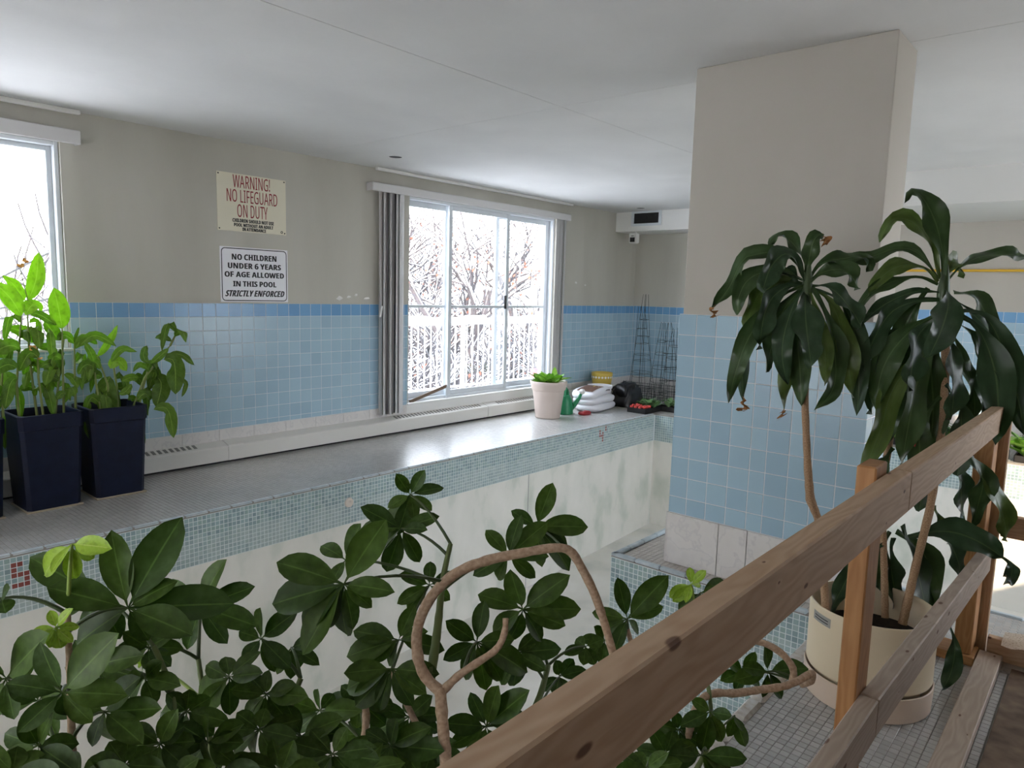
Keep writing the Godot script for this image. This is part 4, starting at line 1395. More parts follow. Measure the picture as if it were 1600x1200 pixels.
	fold.rotation.z = 0.5
	# ---- seedling trays
	var trays := [[7.88, -4.50, 0.54, 0.26, 0, "black seedling tray with red berries and herbs at the pool corner"], [8.14, -4.12, 0.28, 0.50, 1, "black seedling tray of bright lettuce beyond the pool corner"], [8.12, -1.62, 0.28, 0.54, 2, "black seedling tray of young greens on the far deck behind the railing"], [8.12, -1.02, 0.28, 0.54, 2, "black seedling tray of young greens on the far deck by the railing end"], [8.12, -0.42, 0.28, 0.54, 2, "black seedling tray of young greens on the far deck past the railing end"]]
	for k in trays.size():
		var q: Array = trays[k]
		var tr := thing("seedling_tray", Vector3(q[0], 0, q[1]), q[5], "tray", "seedling trays")
		b = MB.new()
		var hx: float = q[2] * 0.5
		var hz: float = q[3] * 0.5
		b.box(Vector3(-hx, 0, -hz), Vector3(hx, 0.006, hz))
		b.box(Vector3(-hx, 0, -hz), Vector3(-hx + 0.008, 0.062, hz), 0.002)
		b.box(Vector3(hx - 0.008, 0, -hz), Vector3(hx, 0.062, hz), 0.002)
		b.box(Vector3(-hx, 0, -hz), Vector3(hx, 0.062, -hz + 0.008), 0.002)
		b.box(Vector3(-hx, 0, hz - 0.008), Vector3(hx, 0.062, hz), 0.002)
		put(tr, "tray", b.mesh(), M.black)
		b = MB.new()
		b.box(Vector3(-hx + 0.01, 0.006, -hz + 0.01), Vector3(hx - 0.01, 0.048, hz - 0.01))
		put(tr, "soil", b.mesh(), M.soil)
		if q[4] == 0:
			for i in 16:
				b = MB.new()
				b.lathe([Vector2(0.0, -0.02), Vector2(0.016, -0.008), Vector2(0.02, 0.006), Vector2(0.012, 0.02), Vector2(0.0, 0.022)], 8, Vector3(-0.24 + (i % 4) * 0.045, 0.062 + rng.randf_range(0, 0.015), -0.09 + int(i / 4) * 0.06))
				put(tr, "berry", b.mesh(), mat(rgb(196, 58, 52), 0.4))
			for i in 7:
				sprig(tr, Vector3(0.0 + (i % 3) * 0.09, 0.045, -0.09 + int(i / 3) * 0.09), 6, 0.13, M.herb)
		elif q[4] == 1:
			for i in 8:
				sprig(tr, Vector3(-0.07 + (i % 2) * 0.13, 0.045, -0.19 + int(i / 2) * 0.12), 6, 0.14, M.salad if i > 3 else M.herb)
		else:
			for i in 8:
				sprig(tr, Vector3(-0.07 + (i % 2) * 0.13, 0.045, -0.19 + int(i / 2) * 0.12), 7, 0.30, M.salad if i % 2 == 0 else M.herb)
	# ---- tomato cages stacked in the corner
	var wire := mat(rgb(40, 50, 52), 0.5, 0.3)
	var cages := [[8.86, -5.20, 1.46, 0.17, 0.055, 0.02, 0.03, "tallest wire tomato cage in the far corner"], [8.78, -5.10, 1.30, 0.18, 0.06, -0.05, 0.04, "second tall wire tomato cage leaning in the far corner"], [8.98, -4.80, 1.08, 0.16, 0.06, 0.0, -0.08, "shorter wire tomato cage against the end wall"], [8.86, -4.70, 1.02, 0.17, 0.07, 0.05, 0.10, "short tilted wire tomato cage against the end wall"], [8.92, -4.95, 1.12, 0.15, 0.05, 0.1, 0.22, "leaning wire tomato cage between the tall and the short ones"]]
	for q in cages:
		var cg := thing("tomato_cage", Vector3(q[0], 0.0, q[1]), q[7], "plant cage", "tomato cages")
		cg.rotation = Vector3(q[5], rng.randf_range(0, 1.5), q[6])
		for k in 4:
			var an := TAU * k / 4.0
			b = MB.new()
			b.tube([Vector3(cos(an) * q[3], 0.0, sin(an) * q[3]), Vector3(cos(an) * q[4] * 1.1, q[2] * 0.8, sin(an) * q[4] * 1.1), Vector3(cos(an) * q[4] * 0.6 + rng.randf_range(-0.03, 0.03), q[2], sin(an) * q[4] * 0.6)], [0.0028, 0.0028, 0.0028], 5)
			put(cg, "leg", b.mesh(), wire)
		for k in 5:
			var yy: float = q[2] * [0.10, 0.25, 0.42, 0.6, 0.76][k]
			var rr: float = lerpf(q[3], q[4] * 1.1, yy / (q[2] * 0.8)) 
			var pts := []
			var rs := []
			for i in 19:
				pts.append(Vector3(cos(TAU * i / 18.0) * rr, yy + rng.randf_range(-0.004, 0.004), sin(TAU * i / 18.0) * rr))
				rs.append(0.0028)
			b = MB.new()
			b.tube(pts, rs, 5, false)
			put(cg, "ring", b.mesh(), wire)
	var wf := thing("wire_edging", Vector3(8.70, 0.0, -4.95), "low roll of dark wire mesh standing before the tomato cages", "wire mesh")
	for i in 26:
		b = MB.new()
		b.bar(Vector3(0.02 * sin(i * 0.5), 0.0, -0.42 + i * 0.032), Vector3(0.02 * sin(i * 0.5), 0.24, -0.42 + i * 0.032), 0.004, 0.004, Vector3.RIGHT)
		put(wf, "upright_wire", b.mesh(), wire)
	for i in 7:
		b = MB.new()
		b.bar(Vector3(0, 0.02 + i * 0.035, -0.42), Vector3(0, 0.02 + i * 0.035, 0.40), 0.004, 0.004)
		put(wf, "level_wire", b.mesh(), wire)
	var bp := thing("black_pot", Vector3(8.95, 0.0, -4.38), "plain black nursery pot against the end wall", "pot")
	b = MB.new()
	b.lathe([Vector2(0.0, 0.0), Vector2(0.10, 0.0), Vector2(0.105, 0.01), Vector2(0.128, 0.26), Vector2(0.138, 0.262), Vector2(0.138, 0.285), Vector2(0.126, 0.286), Vector2(0.118, 0.24), Vector2(0.0, 0.24)], 24)
	put(bp, "pot", b.mesh(), M.black)

# ------------------------------------------------------------------ navy planters with ginger
func tapered(w0: float, w1: float, h: float, lip: float) -> ArrayMesh:
	var b := MB.new()
	var rings := [[w0 * 0.5, 0.0], [lerpf(w0, w1, 0.85) * 0.5, h * 0.84], [lerpf(w0, w1, 0.85) * 0.5 + lip, h * 0.845], [w1 * 0.5 + lip, h - 0.004], [w1 * 0.5 + lip - 0.004, h], [w1 * 0.5 - 0.012, h], [w1 * 0.5 - 0.02, h - 0.09]]
	var P := PackedVector3Array()
	for r in rings:
		for c in [[1, 1], [1, -1], [-1, -1], [-1, 1]]:
			var cc := 0.022
			var e: float = r[0]
			var c1 := Vector3(c[0] * e, r[1], c[1] * (e - cc))
			var c2 := Vector3(c[0] * (e - cc), r[1], c[1] * e)
			if c[0] * c[1] > 0:
				P.append(c2)
				P.append(c1)
			else:
				P.append(c1)
				P.append(c2)
	var n := 8
	for j in rings.size() - 1:
		for i in n:
			b.quad(P[j * n + i], P[j * n + (i + 1) % n], P[(j + 1) * n + (i + 1) % n], P[(j + 1) * n + i], Vector3(0, rings[j][1], 0) if j < 4 else Vector3(0, 5.0, 0) if j == 4 else Vector3(9, 9, 9) * 0.0)
	for i in n:
		b.tri(P[i], P[(i + 1) % n], Vector3.ZERO, Vector3(0, 1, 0))
	return b.mesh()
func planters() -> void:
	var body := tapered(0.300, 0.352, 0.600, 0.006)
	var names := ["tall navy square planter mostly hidden at the end of the row", "tall navy square planter standing between two others, full of tall ginger canes", "tall navy square planter beside the heater, with drooping ginger leaves"]
	var spots := [Vector3(1.03, 0.012, -5.17), Vector3(1.452, 0.012, -5.17), Vector3(1.857, 0.012, -5.19)]
	for k in 3:
		var t := thing("navy_planter", spots[k] - Vector3(0, 0.012, 0), names[k], "planter", "navy planters")
		t.rotation.y = [0.0, 0.02, -0.01][k]
		put(t, "planter", body, M.navy, Transform3D(Basis(), Vector3(0, 0.012, 0)))
		put(t, "saucer", boxmesh(Vector3(0.318, 0.012, 0.318), 0.003), mat(rgb(150, 138, 118), 0.9), Transform3D(Basis(), Vector3(0, 0.006, 0)))
		put(t, "soil", boxmesh(Vector3(0.31, 0.02, 0.31)), M.soil, Transform3D(Basis(), Vector3(0, 0.53, 0)))
	# ginger plants: canes and leaves, as pixel paths on an upright plane through each planter
	var cane := mat(rgb(112, 124, 60), 0.5)
	var plants := [
		["ginger_plant", spots[1], "tall ginger plant with bright leaves before the window, in the middle planter", -5.16,
			[[58, 640, 46, 560, 42, 468], [100, 652, 98, 580, 97, 512], [118, 640, 117, 590, 116, 536], [30, 655, 26, 600, 33, 493], [85, 650, 92, 590, 100, 530], [68, 645, 60, 590, 58, 535]],
			[[43, 470, 56, 438, 60, 394, 0.095, 0], [33, 494, 18, 468, -10, 440, 0.11, 0], [97, 514, 92, 485, 84, 449, 0.12, 0], [38, 470, 24, 448, 4, 430, 0.07, 0], [40, 492, 52, 476, 66, 486, 0.09, 0], [58, 536, 40, 520, 12, 512, 0.085, 1], [92, 532, 80, 515, 68, 500, 0.085, 1], [90, 532, 102, 524, 118, 538, 0.06, 1], [44, 490, 62, 492, 88, 508, 0.055, 2], [46, 520, 58, 515, 62, 545, 0.07, 1], [30, 545, 14, 540, -12, 552, 0.09, 1], [98, 560, 86, 556, 80, 600, 0.10, 2], [60, 560, 46, 552, 30, 580, 0.08, 2], [100, 585, 112, 590, 122, 606, 0.05, 1], [58, 600, 74, 610, 84, 650, 0.06, 2], [28, 590, 16, 600, 8, 640, 0.07, 2], [118, 545, 132, 528, 152, 538, 0.055, 1], [116, 536, 120, 520, 124, 512, 0.02, 2], [35, 560, 60, 568, 92, 575, 0.05, 1], [26, 575, 10, 570, -15, 585, 0.08, 2], [66, 570, 84, 568, 96, 572, 0.06, 1], [60, 545, 78, 545, 84, 575, 0.07, 2], [20, 600, 30, 620, 32, 655, 0.05, 1], [82, 560, 78, 520, 74, 520, 0.05, 1]]],
		["ginger_plant", spots[2], "drooping ginger plant with dark leaves in the planter beside the heater", -5.17,
			[[172, 650, 168, 600, 152, 556], [205, 645, 226, 590, 266, 540], [215, 642, 224, 605, 234, 567], [160, 650, 150, 600, 146, 560], [185, 648, 182, 600, 175, 560], [266, 540, 272, 528, 278, 516]],
			[[152, 557, 166, 540, 184, 508, 0.05, 0], [124, 542, 148, 524, 181, 541, 0.06, 1], [147, 566, 142, 552, 132, 535, 0.05, 1], [174, 566, 190, 546, 214, 550, 0.05, 1], [172, 576, 184, 564, 198, 580, 0.075, 0], [232, 568, 224, 556, 229, 540, 0.06, 2], [235, 568, 246, 560, 264, 544, 0.05, 1], [262, 556, 282, 554, 304, 571, 0.05, 2], [256, 562, 272, 566, 274, 616, 0.13, 2], [240, 586, 252, 600, 244, 636, 0.13, 2], [172, 588, 166, 610, 172, 660, 0.13, 2], [186, 616, 196, 612, 206, 600, 0.05, 1], [190, 596, 204, 590, 219, 590, 0.055, 1], [148, 646, 146, 668, 162, 698, 0.11, 2], [196, 644, 192, 670, 202, 705, 0.11, 1], [204, 650, 214, 668, 221, 704, 0.085, 1], [240, 640, 262, 640, 271, 684, 0.09, 1], [278, 590, 290, 600, 284, 620, 0.035, 2], [238, 575, 228, 585, 222, 600, 0.05, 2], [150, 575, 134, 570, 122, 585, 0.07, 2], [160, 590, 144, 585, 130, 600, 0.07, 2], [215, 625, 226, 615, 236, 625, 0.07, 2], [246, 570, 238, 590, 232, 610, 0.07, 2]]],
		["ginger_plant", spots[0], "ginger plant spilling from the hidden end planter", -5.16,
			[[5, 650, 2, 600, 6, 560], [-12, 650, -14, 600, -10, 540]],
			[[6, 560, -2, 540, -16, 530, 0.08, 1], [2, 600, 14, 590, 22, 612, 0.08, 2], [-10, 560, 4, 550, 18, 565, 0.07, 1], [2, 620, -8, 610, -20, 630, 0.08, 2], [8, 650, 4, 670, 8, 702, 0.035, 1]]]]
	for pl in plants:
		var t := thing(pl[0], pl[1] + Vector3(0, 0.545, 0), pl[2], "plant", "ginger plants")
		var o := -t.position
		for c in pl[4]:
			var pts := []
			for k in 3:
				pts.append(on_z(c[2 * k], c[2 * k + 1], pl[3] + rng.randf_range(-0.03, 0.03)) + o)
			if absf(pts[0].y) < 0.12:
				pts[0].y = -0.02
			var b := MB.new()
			b.tube([pts[0], (pts[0] + pts[1]) * 0.5, pts[1], (pts[1] + pts[2]) * 0.5, pts[2]], [0.008, 0.0075, 0.007, 0.006, 0.004], 7)
			put(t, "cane", b.mesh(), cane)
		for l in pl[5]:
			var z0: float = pl[3] + rng.randf_range(-0.06, 0.08)
			var dz := rng.randf_range(-0.06, 0.10)
			var a := on_z(l[0], l[1], z0) + o
			var m := on_z(l[2], l[3], z0 + dz * 0.5) + o
			var e := on_z(l[4], l[5], z0 + dz) + o
			if z0 + dz < -5.38:
				e.z = -5.36 + o.z
			put(t, "leaf", blade([a, m, e], l[6], 2, 0.22, 0.006, Vector3(rng.randf_range(-0.4, 0.1), rng.randf_range(0.1, 0.6), 1).normalized(), rng.randf_range(0, 6), 11), M.ginger[l[7]])
		for k in (26 if pl[5].size() > 20 else 8):   # smaller leaves along the canes
			var c: Array = pl[4][rng.randi() % pl[4].size()]
			var f := rng.randf_range(0.15, 0.95)
			var bx: float = lerpf(c[0], c[4], f)
			var by: float = lerpf(c[1], c[5], f)
			var zz: float = pl[3] + rng.randf_range(-0.10, 0.06)
			var sx := (1.0 if rng.randf() < 0.5 else -1.0) * rng.randf_range(10, 26)
			var a := on_z(bx, by, zz) + o
			var m := on_z(bx + sx * 0.6, by - rng.randf_range(2, 16), zz + rng.randf_range(-0.03, 0.05)) + o
			var e := on_z(bx + sx, by + rng.randf_range(-10, 30), zz + rng.randf_range(-0.05, 0.09)) + o
			put(t, "leaf", blade([a, m, e], rng.randf_range(0.035, 0.075), 2, 0.25, 0.006, Vector3(rng.randf_range(-0.5, 0.3), rng.randf_range(0.0, 0.7), 1).normalized(), rng.randf_range(0, 6), 9), M.ginger[1 + rng.randi() % 2])
		if pl[1] == spots[1]:
			for q in [[37, 409], [33, 418], [55, 551], [62, 560], [50, 545]]:
				var fl := on_z(q[0], q[1], -5.12) + o
				for k in 3:
					var d := Vector3(rng.randf_range(-1, 1), rng.randf_range(-0.6, 1), rng.randf_range(-0.3, 1)).normalized() * 0.03
					put(t, "withered_flower", blade([fl, fl + d * 0.6, fl + d], 0.02, 2, 0.4, 0.003, Vector3(0, 0.3, 1), k, 6), mat(rgb(214, 160, 84), 0.7))
			var b := MB.new()
			b.tube([on_z(44, 470, -5.14) + o, on_z(36, 440, -5.13) + o, on_z(32, 422, -5.12) + o, on_z(40, 408, -5.12) + o], [0.003, 0.003, 0.0025, 0.002], 5)
			put(t, "flower_stalk", b.mesh(), cane)

# ------------------------------------------------------------------ corn plants in the beige pot
func px_path(a: Array, d0: float, d1: float) -> Array:
	var out := []
	var n := a.size() / 2
	for k in n:
		var t := float(k) / maxf(1, n - 1)
		out.append(at_depth(a[2 * k], a[2 * k + 1], lerpf(d0, d1, t)))
	return out
func corn_plant(label: String, cane_px: Array, cane_r: Array, cd0: float, cd1: float, leaves: Array, depth: float) -> Node3D:
	var pts := px_path(cane_px, cd0, cd1)
	var t := thing("corn_plant", pts[0], label, "plant", "corn plants")
	var o: Vector3 = -t.position
	for k in pts.size():
		pts[k] += o
	var b := MB.new()
	var sm := []
	var sr := []
	for k in pts.size() - 1:
		for q in 5:
			sm.append(pts[k].lerp(pts[k + 1], q / 5.0))
			sr.append(lerpf(cane_r[k], cane_r[k + 1], q / 5.0) * (1.06 if q % 2 == 0 else 0.97))
	sm.append(pts[-1])
	sr.append(cane_r[-1])
	b.tube(sm, sr, 12)
	put(t, "cane", b.mesh(), M.cane)
	if depth < 2.68:      # folded young leaves in the heart of the crown
		b = MB.new()
		var top: Vector3 = pts[-1]
		b.tube([top - Vector3(0, 0.05, 0), top, top + Vector3(0.004, 0.05, 0), top + Vector3(0.006, 0.10, 0.004)], [0.018, 0.022, 0.016, 0.003], 10)
		put(t, "heart", b.mesh(), M.heart)
	for l in leaves:
		var off: float = l[0]
		var path := px_path(l[3], depth + rng.randf_range(-0.015, 0.015), depth + off)
		for k in path.size():
			path[k] += o
		var nh: Vector3 = (-cf * 0.85 + Vector3.UP * 0.45 + cr * rng.randf_range(-0.5, 0.5)).normalized()
		put(t, "leaf", blade(path, l[1] * 1.2, 1, 0.28, 0.020, nh, rng.randf_range(0, 6), 18), M.cornleaf[l[2]] if l[2] < 3 else M.dead)
	return t
func dracaena() -> void:
	var pc := Vector3(2.76, 0.0, -0.605)
	var t := thing("beige_pot", pc, "large beige plastic pot in a deep saucer behind the railing", "pot")
	var b := MB.new()
	b.lathe([Vector2(0.0, 0.0), Vector2(0.205, 0.0), Vector2(0.212, 0.006), Vector2(0.216, 0.092), Vector2(0.212, 0.096), Vector2(0.208, 0.092), Vector2(0.203, 0.012), Vector2(0.0, 0.012)], 56)
	put(t, "saucer", b.mesh(), M.beige_low)
	b = MB.new()
	b.lathe([Vector2(0.0, 0.014), Vector2(0.165, 0.014), Vector2(0.172, 0.02), Vector2(0.178, 0.085), Vector2(0.205, 0.10), Vector2(0.210, 0.11), Vector2(0.211, 0.34), Vector2(0.209, 0.345), Vector2(0.204, 0.344), Vector2(0.203, 0.20), Vector2(0.0, 0.20)], 56)
	put(t, "pot", b.mesh(), M.beige)
	b = MB.new()
	b.lathe([Vector2(0.2025, 0.225), Vector2(0.12, 0.232), Vector2(0.05, 0.228), Vector2(0.0, 0.231)], 32)
	put(t, "soil", b.mesh(), M.soil)
	var lb := PackedVector3Array()
	for j in 2:
		for i in 6:
			var an := deg_to_rad(229.0 - i * 5.0)
			lb.append(Vector3(cos(an) * 0.2122, 0.285 + j * 0.034, sin(an) * 0.2122))
	b = MB.new()
	b.grid(lb, 6, 2, false, true)
	put(t, "sticker", b.mesh(), mat(rgb(148, 146, 140), 0.6))
	for k in 2:
		lb = PackedVector3Array()
		for j in 2:
			for i in 6:
				var an := deg_to_rad(226.0 - i * 3.8)
				lb.append(Vector3(cos(an) * 0.2126, 0.294 + k * 0.010 + j * 0.004, sin(an) * 0.2126))
		b = MB.new()
		b.grid(lb, 6, 2, false, true)
		put(t, "sticker_print", b.mesh(), M.dark)
	M.heart = mat(rgb(54, 74, 40), 0.4)
	# crown 1
	var one := [
		[-0.02, 0.060, 0, [1262, 432, 1265, 400, 1274, 372, 1288, 366]], [0.03, 0.055, 0, [1260, 432, 1248, 392, 1218, 368, 1200, 388]],
		[0.05, 0.060, 0, [1258, 434, 1228, 396, 1180, 398, 1158, 410, 1140, 448, 1114, 482]], [-0.05, 0.090, 1, [1258, 436, 1234, 398, 1208, 412, 1194, 446, 1196, 455]],
		[0.02, 0.075, 0, [1256, 438, 1218, 424, 1176, 432, 1155, 462, 1153, 492]], [0.06, 0.080, 2, [1256, 442, 1216, 440, 1184, 462, 1166, 512]],
		[-0.06, 0.080, 1, [1256, 446, 1222, 452, 1196, 486, 1187, 546]], [0.0, 0.070, 0, [1256, 448, 1212, 470, 1172, 524, 1150, 580, 1138, 630]],
		[0.05, 0.050, 1, [1256, 448, 1208, 488, 1166, 530, 1160, 580, 1162, 630]], [-0.02, 0.080, 0, [1257, 450, 1226, 482, 1206, 540, 1196, 582]],
		[-0.08, 0.075, 1, [1258, 450, 1236, 486, 1222, 550, 1232, 602]], [-0.14, 0.110, 1, [1261, 446, 1258, 480, 1262, 530, 1268, 572]],
		[-0.04, 0.085, 0, [1259, 452, 1246, 510, 1250, 580, 1252, 634]], [0.04, 0.060, 2, [1258, 452, 1238, 520, 1228, 590, 1224, 644]],
		[0.04, 0.055, 0, [1266, 436, 1282, 412, 1318, 404, 1346, 402, 1360, 424]], [0.0, 0.075, 0, [1266, 440, 1290, 424, 1322, 424, 1342, 452]],
		[-0.04, 0.080, 1, [1268, 446, 1300, 452, 1330, 484, 1346, 512]], [-0.05, 0.085, 0, [1268, 450, 1290, 486, 1304, 550, 1302, 606, 1274, 640]],
		[-0.02, 0.080, 2, [1268, 452, 1302, 480, 1322, 550, 1332, 622]], [0.04, 0.080, 1, [1270, 452, 1312, 470, 1338, 530, 1342, 600, 1338, 650]],
		[-0.10, 0.060, 2, [1264, 450, 1278, 500, 1290, 560, 1288, 600]], [0.06, 0.05, 1, [1256, 440, 1230, 426, 1204, 440]], [0.05, 0.05, 1, [1256, 444, 1226, 440, 1206, 452]],
		[-0.02, 0.030, 3, [1284, 366, 1290, 374, 1286, 384]], [0.05, 0.014, 3, [1118, 476, 1112, 486, 1120, 494]], [0.05, 0.018, 3, [1161, 620, 1162, 636, 1158, 642]], [-0.03, 0.012, 3, [1224, 640, 1221, 652]]]
	corn_plant("corn plant with a bent bare cane and drooping crown before the tiled pillar", [1293, 990, 1290, 950, 1286, 880, 1278, 810, 1266, 780, 1262, 730, 1258, 640, 1258, 540, 1260, 456], [0.014, 0.014, 0.013, 0.013, 0.016, 0.013, 0.012, 0.014, 0.013], 2.56, 2.62, one, 2.62)
	# crown 2
	var two := [
		[-0.03, 0.085, 0, [1474, 440, 1472, 390, 1456, 334, 1430, 298, 1414, 312]], [0.02, 0.060, 2, [1470, 436, 1452, 380, 1424, 346, 1392, 346, 1376, 378]],
		[0.05, 0.060, 2, [1478, 436, 1490, 408, 1498, 418, 1496, 432]], [0.06, 0.055, 0, [1466, 436, 1440, 400, 1404, 388, 1352, 404, 1300, 412]],
		[0.02, 0.060, 2, [1466, 440, 1438, 418, 1404, 416, 1372, 438, 1356, 462]], [0.03, 0.045, 0, [1466, 444, 1430, 434, 1390, 442, 1352, 466, 1336, 496]],
		[0.06, 0.050, 0, [1482, 436, 1512, 410, 1552, 398, 1612, 400]], [0.02, 0.050, 1, [1468, 456, 1430, 456, 1382, 476, 1344, 508]],
		[0.0, 0.075, 1, [1468, 468, 1420, 474, 1384, 498, 1352, 560, 1350, 580]], [-0.16, 0.110, 1, [1474, 440, 1482, 470, 1472, 512, 1452, 556]],
		[0.08, 0.085, 0, [1490, 456, 1524, 466, 1542, 500, 1546, 545]], [-0.10, 0.110, 1, [1494, 486, 1540, 496, 1572, 560, 1592, 630, 1600, 680]],
		[-0.14, 0.115, 1, [1490, 492, 1524, 508, 1552, 570, 1560, 640, 1558, 692]], [0.0, 0.095, 0, [1468, 490, 1424, 516, 1382, 570, 1368, 640]],
		[-0.08, 0.100, 1, [1466, 496, 1434, 526, 1424, 580, 1420, 612]], [-0.12, 0.095, 0, [1470, 512, 1444, 560, 1424, 640, 1408, 732]],
		[0.02, 0.110, 0, [1474, 510, 1456, 560, 1458, 640, 1452, 704]], [-0.06, 0.100, 1, [1480, 512, 1488, 560, 1490, 610, 1486, 656]],
		[0.05, 0.085, 0, [1484, 518, 1508, 570, 1522, 620, 1520, 672]], [0.06, 0.070, 1, [1466, 506, 1404, 528, 1352, 542]],
		[0.05, 0.080, 1, [1466, 520, 1394, 556, 1368, 600, 1362, 648]], [0.10, 0.090, 0, [1450, 450, 1430, 480, 1412, 520, 1408, 600]],
		[0.08, 0.070, 0, [1490, 500, 1530, 540, 1540, 600, 1530, 640]], [-0.05, 0.085, 2, [1462, 530, 1400, 600, 1376, 670, 1348, 740]],
		[0.03, 0.060, 1, [1494, 470, 1530, 500, 1570, 540, 1596, 560]], [0.03, 0.080, 1, [1478, 600, 1500, 640, 1500, 700, 1496, 744]], [-0.02, 0.085, 0, [1470, 620, 1440, 660, 1436, 720, 1428, 770]],
		[0.06, 0.080, 0, [1440, 560, 1412, 600, 1392, 650, 1384, 700]], [0.04, 0.075, 1, [1520, 520, 1536, 580, 1540, 630, 1534, 668]]]
	var c2 := corn_plant("tallest corn plant with a dense dark crown leaning over the railing end", [1410, 975, 1418, 940, 1432, 880, 1452, 800, 1466, 720, 1474, 640, 1478, 560, 1474, 456], [0.015, 0.015, 0.014, 0.014, 0.014, 0.014, 0.015, 0.015], 2.66, 2.64, two, 2.64)
	# crown 3, low behind the rail
	var three := [
		[-0.10, 0.110, 1, [1420, 840, 1470, 830, 1520, 842, 1568, 872]], [-0.12, 0.045, 1, [1560, 868, 1578, 880, 1580, 900, 1568, 914]],
		[0.05, 0.090, 1, [1470, 700, 1496, 740, 1502, 790, 1496, 820]], [0.04, 0.085, 0, [1500, 700, 1534, 740, 1528, 790, 1518, 820]],
		[0.0, 0.085, 2, [1510, 720, 1548, 760, 1568, 810, 1572, 846]], [0.08, 0.110, 1, [1410, 820, 1430, 880, 1446, 950, 1452, 990]],
		[0.10, 0.110, 0, [1400, 830, 1440, 860, 1450, 900, 1440, 960]], [0.10, 0.090, 1, [1396, 840, 1392, 880, 1398, 930, 1394, 960]],
		[0.05, 0.070, 0, [1390, 830, 1374, 870, 1372, 920]], [-0.06, 0.070, 1, [1380, 850, 1340, 880, 1310, 930, 1296, 960]],
		[0.05, 0.075, 1, [1460, 820, 1490, 860, 1500, 900, 1488, 915]], [0.05, 0.060, 2, [1460, 790, 1474, 830, 1490, 850]], [-0.05, 0.060, 1, [1484, 980, 1492, 1010, 1486, 1050, 1472, 1078]],
		[0.04, 0.085, 0, [1396, 700, 1372, 730, 1352, 760, 1340, 770]], [0.02, 0.080, 1, [1404, 680, 1430, 720, 1440, 760, 1436, 800]]]
	corn_plant("low corn plant with a cut cane among the other two", [1383, 965, 1382, 910, 1380, 840, 1378, 760, 1388, 700, 1400, 636], [0.013, 0.013, 0.012, 0.013, 0.013, 0.013], 2.68, 2.74, three, 2.70)
	var o := at_depth(1427, 690, 2.60)
	put(c2, "plant_tag", boxmesh(Vector3(0.022, 0.032, 0.002)), mat(rgb(176, 40, 48), 0.5), Transform3D(Basis(cr, cu, -cf).rotated(cf, 0.25), o - c2.position))

# ------------------------------------------------------------------ umbrella plants in the foreground
func rosette(plant: Node3D, c: Vector2, d: float, tips: Array, kind: int, from: Vector3, ratio: float) -> void:
	var o := -plant.position
	var ctr := at_depth(c.x, c.y, d)
	# stalk from the stem, arching
	var mid := (from + ctr) * 0.5 + Vector3(0, 0.035 + 0.10 * from.distance_to(ctr), 0) * 0.5
	var b := MB.new()
	var pts := []
	var rs := []
	for k in 7:
		var t := k / 6.0
		pts.append((from.lerp(mid, t)).lerp(mid.lerp(ctr, t), t) + o)
		rs.append(lerpf(0.0034, 0.0020, t))
	b.tube(pts, rs, 6)
	var leaf := put(plant, "compound_leaf", b.mesh(), M.petiole if kind < 3 else M.young_stalk)
	for tp in tips:
		var len_px := Vector2(tp[0], tp[1]).distance_to(c)
		var tip := at_depth(tp[0], tp[1], d + rng.randf_range(-0.04, 0.03))
		var dir := tip - ctr
		var l := dir.length()
		dir /= l
		var nh: Vector3 = (-cf * 0.8 + Vector3.UP * 0.65 + cr * rng.randf_range(-0.55, 0.55) + Vector3(0, rng.randf_range(-0.2, 0.3), 0)).normalized()
		var sd := dir.cross(nh).normalized()
		var nr := sd.cross(dir)
		var w := maxf(l * ratio * rng.randf_range(0.92, 1.12), 0.028 if kind < 3 else 0.014)
		var m: Material = M.leaf[(kind + rng.randi()) % 3] if kind < 3 else M.young
		put(leaf, "leaflet", leaflet_mesh(rng.randi() % 4), m, Transform3D(Basis(sd * w, dir * l * 1.03, nr * l), ctr + o))
func auto_tips(c: Vector2, r: float, n: int) -> Array:
	var out := []
	var a0 := rng.randf_range(0, TAU)
	for k in n:
		var a := a0 + TAU * k / n + rng.randf_range(-0.2, 0.2)
		var rr := r * rng.randf_range(0.8, 1.15)
		out.append([c.x + cos(a) * rr, c.y + sin(a) * rr * (0.85 if sin(a) > 0 else 0.65)])
	return out
func stem_tube(plant: Node3D, called: String, pts: Array, r0: float, r1: float, m: Material) -> Array:
	var o := -plant.position
	var c := Curve3D.new()
	for k in pts.size():
		var tg := Vector3.ZERO
		if k > 0 and k < pts.size() - 1:
			tg = (pts[k + 1] - pts[k - 1]) * 0.18
		c.add_point(pts[k], -tg, tg)
	c.bake_interval = 0.012
	var L := c.get_baked_length()
	var n := maxi(6, int(L / 0.012))
	var out := []
	var rel := []
	var rs := []
	for k in n + 1:
		var p := c.sample_baked(L * k / n, true)
		out.append(p)
		rel.append(p + o)
		rs.append(lerpf(r0, r1, float(k) / n) * (1.0 + 0.05 * sin(k * 2.3) + rng.randf_range(-0.07, 0.07)))
	var b := MB.new()
	b.tube(rel, rs, 10)
	put(plant, called, b.mesh(), m)
	return out
func nearest(nodes: Array, p: Vector3) -> Vector3:
	var best: Vector3 = nodes[0]
	for q in nodes:
		# stalks rise from lower on the stem
		if (q - p).length() + maxf(0.0, q.y - p.y + 0.03) * 1.5 < (best - p).length() + maxf(0.0, best.y - p.y + 0.03) * 1.5:
			best = q
	return best
